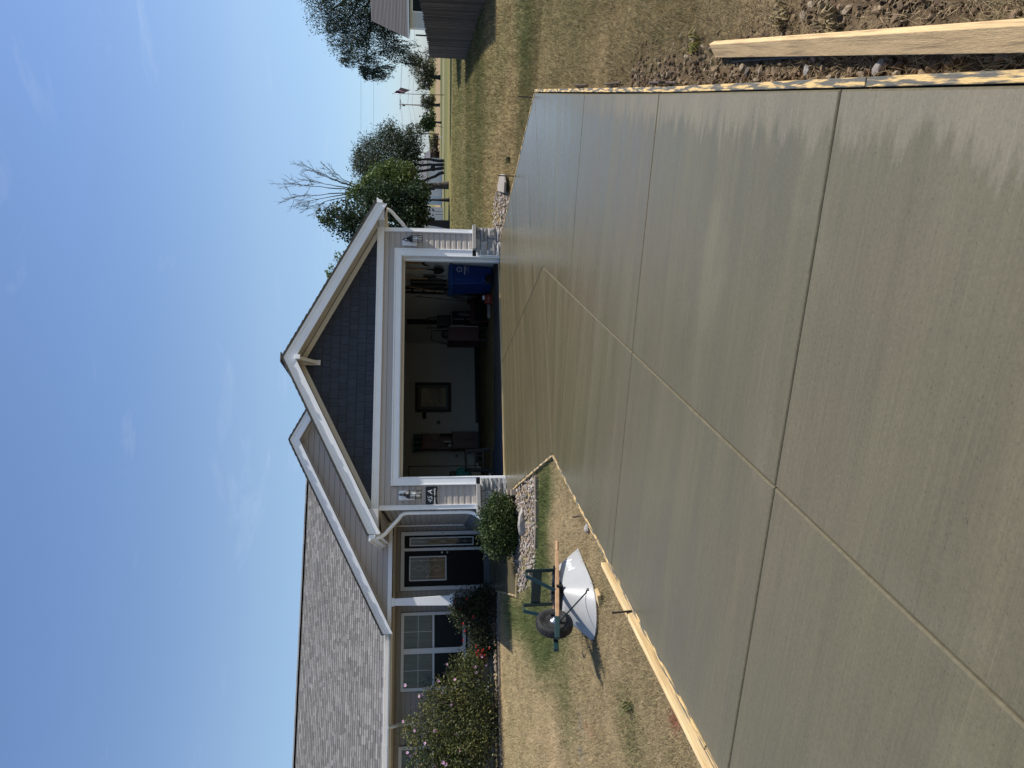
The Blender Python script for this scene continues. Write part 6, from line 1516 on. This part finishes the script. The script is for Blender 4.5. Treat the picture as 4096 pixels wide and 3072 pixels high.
for zz in (.3, .95, 1.55):
    m = MB()
    for i in range(8):
        a, b = fa+fd_*FL*i/8, fa+fd_*FL*(i+1)/8; m.beam(a-fnrm*.035+Vector((0, 0, gz(a.x, a.y)+zz)), b-fnrm*.035+Vector((0, 0, gz(b.x, b.y)+zz)), .04, .085)
    m.build('rail', MT['fence'], fn)
for i in range(9):
    p = fa+fd_*FL*min(i/8, .995)-fnrm*.11; MB().box(p.x-.045, p.x+.045, p.y-.045, p.y+.045, gz(p.x, p.y)-.1, gz(p.x, p.y)+1.80).build('post', MT['fence'], fn)

nh = thing('neighbour_house', 'white neighbouring house with brown roof behind the picket fence', 'house', (35, 34, -.3))
ed = Vector((.63, -.7766, 0)); en = Vector((.7766, .63, 0)); no = Vector((31.0, 34.25, 0))
def N(u, d, z): p = no+ed*u+en*d; return (p.x, p.y, z)
m = MB(); m.prism([N(0, 0, -.6), N(14, 0, -.6), N(14, 9, -.6), N(0, 9, -.6)], (0, 0, 3.30)); nw = m.build('wall', MT['nwhite'], nh)
for k in range(16):
    z = -.2+k*.185
    if z < 2.55:
        for u0, u1 in ((0, .84), (.84, 1.60), (1.60, 14)):
            if u0 == .84 and 1.4 < z: continue
            m = MB(); m.add([N(u0+.002, 0, z), N(u1-.002, 0, z), N(u1-.002, -.022, z), N(u0+.002, -.022, z), N(u0+.002, 0, z+.184), N(u1-.002, 0, z+.184), N(u1-.002, -.006, z+.184), N(u0+.002, -.006, z+.184)], TF); m.build('siding_board', MT['nwhite'], nw)
m = MB(); m.prism([N(-.05, -.03, -.3), N(.07, -.03, -.3), N(.07, -.03, 2.66), N(-.05, -.03, 2.66)], tuple(en*.028)); m.build('corner_board', MT['white'], nh)
w_ = MB(); 
for u0, u1, z0, z1 in ((.85, .92, 1.5, 2.60), (1.52, 1.59, 1.5, 2.60), (.92, 1.52, 2.53, 2.60), (.92, 1.52, 1.5, 1.57)): w_.prism([N(u0, -.05, z0), N(u1, -.05, z0), N(u1, -.05, z1), N(u0, -.05, z1)], tuple(en*.048))
wn_ = w_.build('window', MT['white'], nh); m = MB(); m.prism([N(.922, -.03, 1.572), N(1.518, -.03, 1.572), N(1.518, -.03, 2.528), N(.922, -.03, 2.528)], tuple(en*.02)); m.build('pane', MT['glassd'], wn_)
E0, RZ_, RD = 2.83, 5.25, 4.9
for k in range(26):                                   # shingle courses on the front slope, hipped at the left end
    t0, t1 = k/26, (k+1)/26; u0, u1 = -.45, -.45
    d0, d1 = -.45+(RD+.45)*t0, -.45+(RD+.45)*t1; z0, z1 = E0+(RZ_-E0)*t0, E0+(RZ_-E0)*t1
    m = MB(); m.add([N(u0, d0, z0-.02), N(14.5, d0, z0-.02), N(14.5, d1, z1-.02), N(u1, d1, z1-.02), N(u0, d0-.01, z0+.022), N(14.5, d0-.01, z0+.022), N(14.5, d1, z1+.002), N(u1, d1, z1+.002)], TF); m.build('shingle_course', MT['roofb'], nh)
m = MB(); m.add([N(-.45, 10.25, E0), N(14.5, 10.25, E0), N(14.5, RD, RZ_), N(-.45, RD, RZ_)], [(0, 3, 2, 1)]); m.prism([N(0, 0, E0-.1), N(0, RD, RZ_-.12), N(0, 9.8, E0-.1)], tuple(ed*14)); m.build('roof', MT['roofb'], nh)
m = MB(); m.prism([N(-.47, -.47, 2.73), N(14.5, -.47, 2.73), N(14.5, -.47, 2.835), N(-.47, -.47, 2.835)], tuple(en*.06)); m.build('eave_fascia', MT['white'], nh)
m = MB(); m.prism([N(-.46, -.40, 2.74), N(14.4, -.40, 2.74), N(14.4, 9.4, 2.74), N(-.46, 9.4, 2.74)], (0, 0, .02)); m.build('soffit', MT['white'], nh)
m = MB(); p = N(-.5, 1.0, 0); m.tube([Vector((p[0], p[1], -.4)), Vector((p[0], p[1], 2.4))], .045, 8); tag(m.build('service_pole', MT['black']), 'thin dark pole beside the neighbouring white house', 'pole')

# ------------------------------------------------------------------ poles, wires, flag
def upole(name, label, a, b, r, arm):
    t = thing(name, label, 'utility pole', a, 'utility poles along the far road'); a, b = Vector(a), Vector(b)
    MB().tube([a-Vector((0, 0, .4)), a.lerp(b, .5), b], [r, r*.85, r*.65], 8).build('shaft', MT['pole'], t, smooth=True)
    s = Vector((.955, -.297, 0))
    if arm:
        c = b-Vector((0, 0, .35)); MB().beam(c-s*1.35, c+s*1.35, .14, .16).build('cross_arm', MT['pole'], t)
        MB().beam(c-s*.7, c-Vector((0, 0, .85)), .05, .05).beam(c+s*.7, c-Vector((0, 0, .85)), .05, .05).build('arm_brace', MT['wire'], t)
        for k in (-1.2, -.5, .55, 1.2): MB().lathe([(.05, 0), (.07, .08), (.03, .16), (.06, .22), (.02, .26)], 7, tuple(c+s*k+Vector((0, 0, .08)))).build('insulator', MT['wire'], t)
        MB().lathe([(.16, 0), (.2, .05), (.2, .75), (.15, .8)], 10, tuple(b-s*.28-Vector((0, 0, 1.7)))).build('transformer', MT['wire'], t)
    return t
pA, pB = (130.11, 172.56, -1.1), (130.92, 173.71, 10.07); qA, qB = (116.23, 165.97, -1.1), (116.99, 167.0, 8.96)
upole('utility_pole', 'utility pole with cross-arm beside the flagpole', pA, pB, .19, True)
upole('utility_pole', 'plain leaning utility pole near the willow crown', qA, qB, .18, False)
def wire(a, b, sag, r, label):
    a, b = Vector(a), Vector(b); n = 24; m = MB(); m.tube([a+(b-a)*i/n-Vector((0, 0, 4*sag*(i/n)*(1-i/n))) for i in range(n+1)], r, 5); tag(m.build('power_line', MT['wire']), label, 'power line', 'overhead power lines')
wire((95, 62, 10.6), (58.5, 111, 13.4), .5, .014, 'uppermost overhead wire crossing the open sky at right')
wire((98, 66, 9.2), (60.5, 113, 11.6), .5, .013, 'second overhead wire crossing the sky below the top one')
s_v = Vector((.955, -.297, 0)); pT, qT = Vector(pB), Vector(qB)
for k, (d, z, lb) in enumerate(((-1.2, -.1, 'wire from the left end of the cross-arm'), (.0, -.1, 'wire from the middle of the cross-arm'), (1.2, -.1, 'wire from the right end of the cross-arm'), (0, -2.4, 'upper low wire between the utility poles'), (0, -3.6, 'lowest thick cable between the utility poles'))):
    r = .018 if k < 3 else .03
    wire(pT+s_v*d+Vector((0, 0, z)), qT+Vector((0, 0, z-.2+.3*(k < 3)+.35*(1-abs(d)))), .5, r, lb)
    wire(pT+s_v*d+Vector((0, 0, z)), (175, 160, 11.5+z+d*.3), 1.3, r, lb.replace('between the utility poles', 'right of the cross-arm pole').replace('wire from', 'onward wire from'))
fl_ = thing('flagpole', 'white flagpole standing in the far lawn', 'flagpole', (64.54, 83.19, -.55))
MB().tube([Vector((64.54, 83.19, -.7)), Vector((64.6, 83.5, 6.5))], [.055, .035], 8).build('shaft', MT['steel'], fl_, smooth=True)
MB().lathe([(.01, -.07), (.05, -.05), (.07, 0), (.05, .05), (.01, .07)], 10, (64.6, 83.5, 6.56)).build('finial', MT['nickel'], fl_)
fg = thing('flag', 'limp striped red and white flag with blue corner on the flagpole', 'flag', (64.6, 83.5, 4.2))
FM = {k: M('flag_'+k, c, .8, .1) for k, c in dict(red=(.20, .018, .025), white=(.36, .34, .34), blue=(.02, .03, .09)).items()}
def drape(u, v):                                       # u along the fly 0..1, v down the hoist 0..1; it hangs limp in folds
    x = .04+.75*u*(1-.25*v)+.03*math.sin(9*u+3*v); y = .10*math.sin(11*u+1.5*v); z = 6.4-1.35*v-.95*u**1.15
    return (64.6+x*.964+y*.2, 83.45-x*.268+y, z)
def cloth(u0, u1, v0, v1, n=8):
    m = MB(); m.v = [drape(u0+(u1-u0)*i/n, v) for i in range(n+1) for v in (v0, v1)]; m.f = [(2*i, 2*i+1, 2*i+3, 2*i+2) for i in range(n)]; return m
for k in range(13):
    m = cloth(.0 if k > 6 else .4, 1, k/13, (k+1)/13); o = m.build('stripe', FM['red' if k % 2 == 0 else 'white'], fg); so = o.modifiers.new('t', 'SOLIDIFY'); so.thickness = .012
m = cloth(0, .4, 0, 7/13); o = m.build('canton', FM['blue'], fg); so = o.modifiers.new('t', 'SOLIDIFY'); so.thickness = .012

# ------------------------------------------------------------------ far houses, barn, posts
def farhouse(name, label, cat, c, w, d, h, rh, wall, roof, rot=-.28):
    t = thing(name, label, cat, c); a, b = Vector((math.cos(rot), math.sin(rot), 0)), Vector((-math.sin(rot), math.cos(rot), 0)); o = Vector(c)
    def Q(u, v, z): return tuple(o+a*u+b*v+Vector((0, 0, z)))
    m = MB(); m.prism([Q(-w/2, 0, -.3), Q(w/2, 0, -.3), Q(w/2, d, -.3), Q(-w/2, d, -.3)], (0, 0, h+.3)); wl_o = m.build('wall', wall, t)
    m = MB(); m.prism([Q(-w/2-.3, -.35, h+.01), Q(-w/2-.3, d/2, h+rh), Q(-w/2-.3, d+.35, h+.01)], tuple(a*(w+.6))); m.build('roof', roof, t)
    for u in (-w*.28, w*.22):
        m = MB(); m.prism([Q(u-.5, -.05, h*.42), Q(u+.5, -.05, h*.42), Q(u+.5, -.05, h*.82), Q(u-.5, -.05, h*.82)], tuple(b*.045)); wi = m.build('window', MT['white'], t)
        m = MB(); m.prism([Q(u-.42, -.07, h*.46), Q(u+.42, -.07, h*.46), Q(u+.42, -.07, h*.78), Q(u-.42, -.07, h*.78)], tuple(b*.018)); m.build('pane', MT['glassd'], wi)
brn = M('barn_brown', (.13, .075, .06), .9); gry = M('far_roof', (.11, .11, .115), .9)
farhouse('far_barn', 'brown barn beyond the field behind the willow', 'barn', (97.2, 151.5, -.9), 7, 6, 2.2, 1.5, brn, gry)
farhouse('far_house', 'pale house glimpsed between the willow trunks', 'house', (66.3, 106.8, -.6), 6.5, 6, 2.5, 1.3, MT['nwhite'], gry)
farhouse('far_house', 'white house seen low past the right edge of the garage', 'house', (53.4, 101.5, -.55), 7.5, 6, 2.6, 1.5, MT['nwhite'], gry)
def post(x, y, h, r, lean, label, mat='pole'):
    z = gz(x, y); m = MB(); m.tube([Vector((x, y, z-.2)), Vector((x+lean, y, z+h))], r, 7); tag(m.build('marker_post', MT[mat]), label, 'post', 'posts along the far verge')
post(68.3, 95.8, 1.1, .05, .35, 'leaning pale post on the verge right of the round tree')
post(66.75, 96.2, .75, .07, .15, 'stubby leaning post on the verge below the second utility pole', 'nwhite')
post(55.6, 99.3, 1.2, .035, 0, 'thin dark post of the pair past the garage corner', 'black')
post(55.2, 99.5, 1.15, .035, 0, 'second thin dark post past the garage corner', 'black')
bpy.context.view_layer.update()
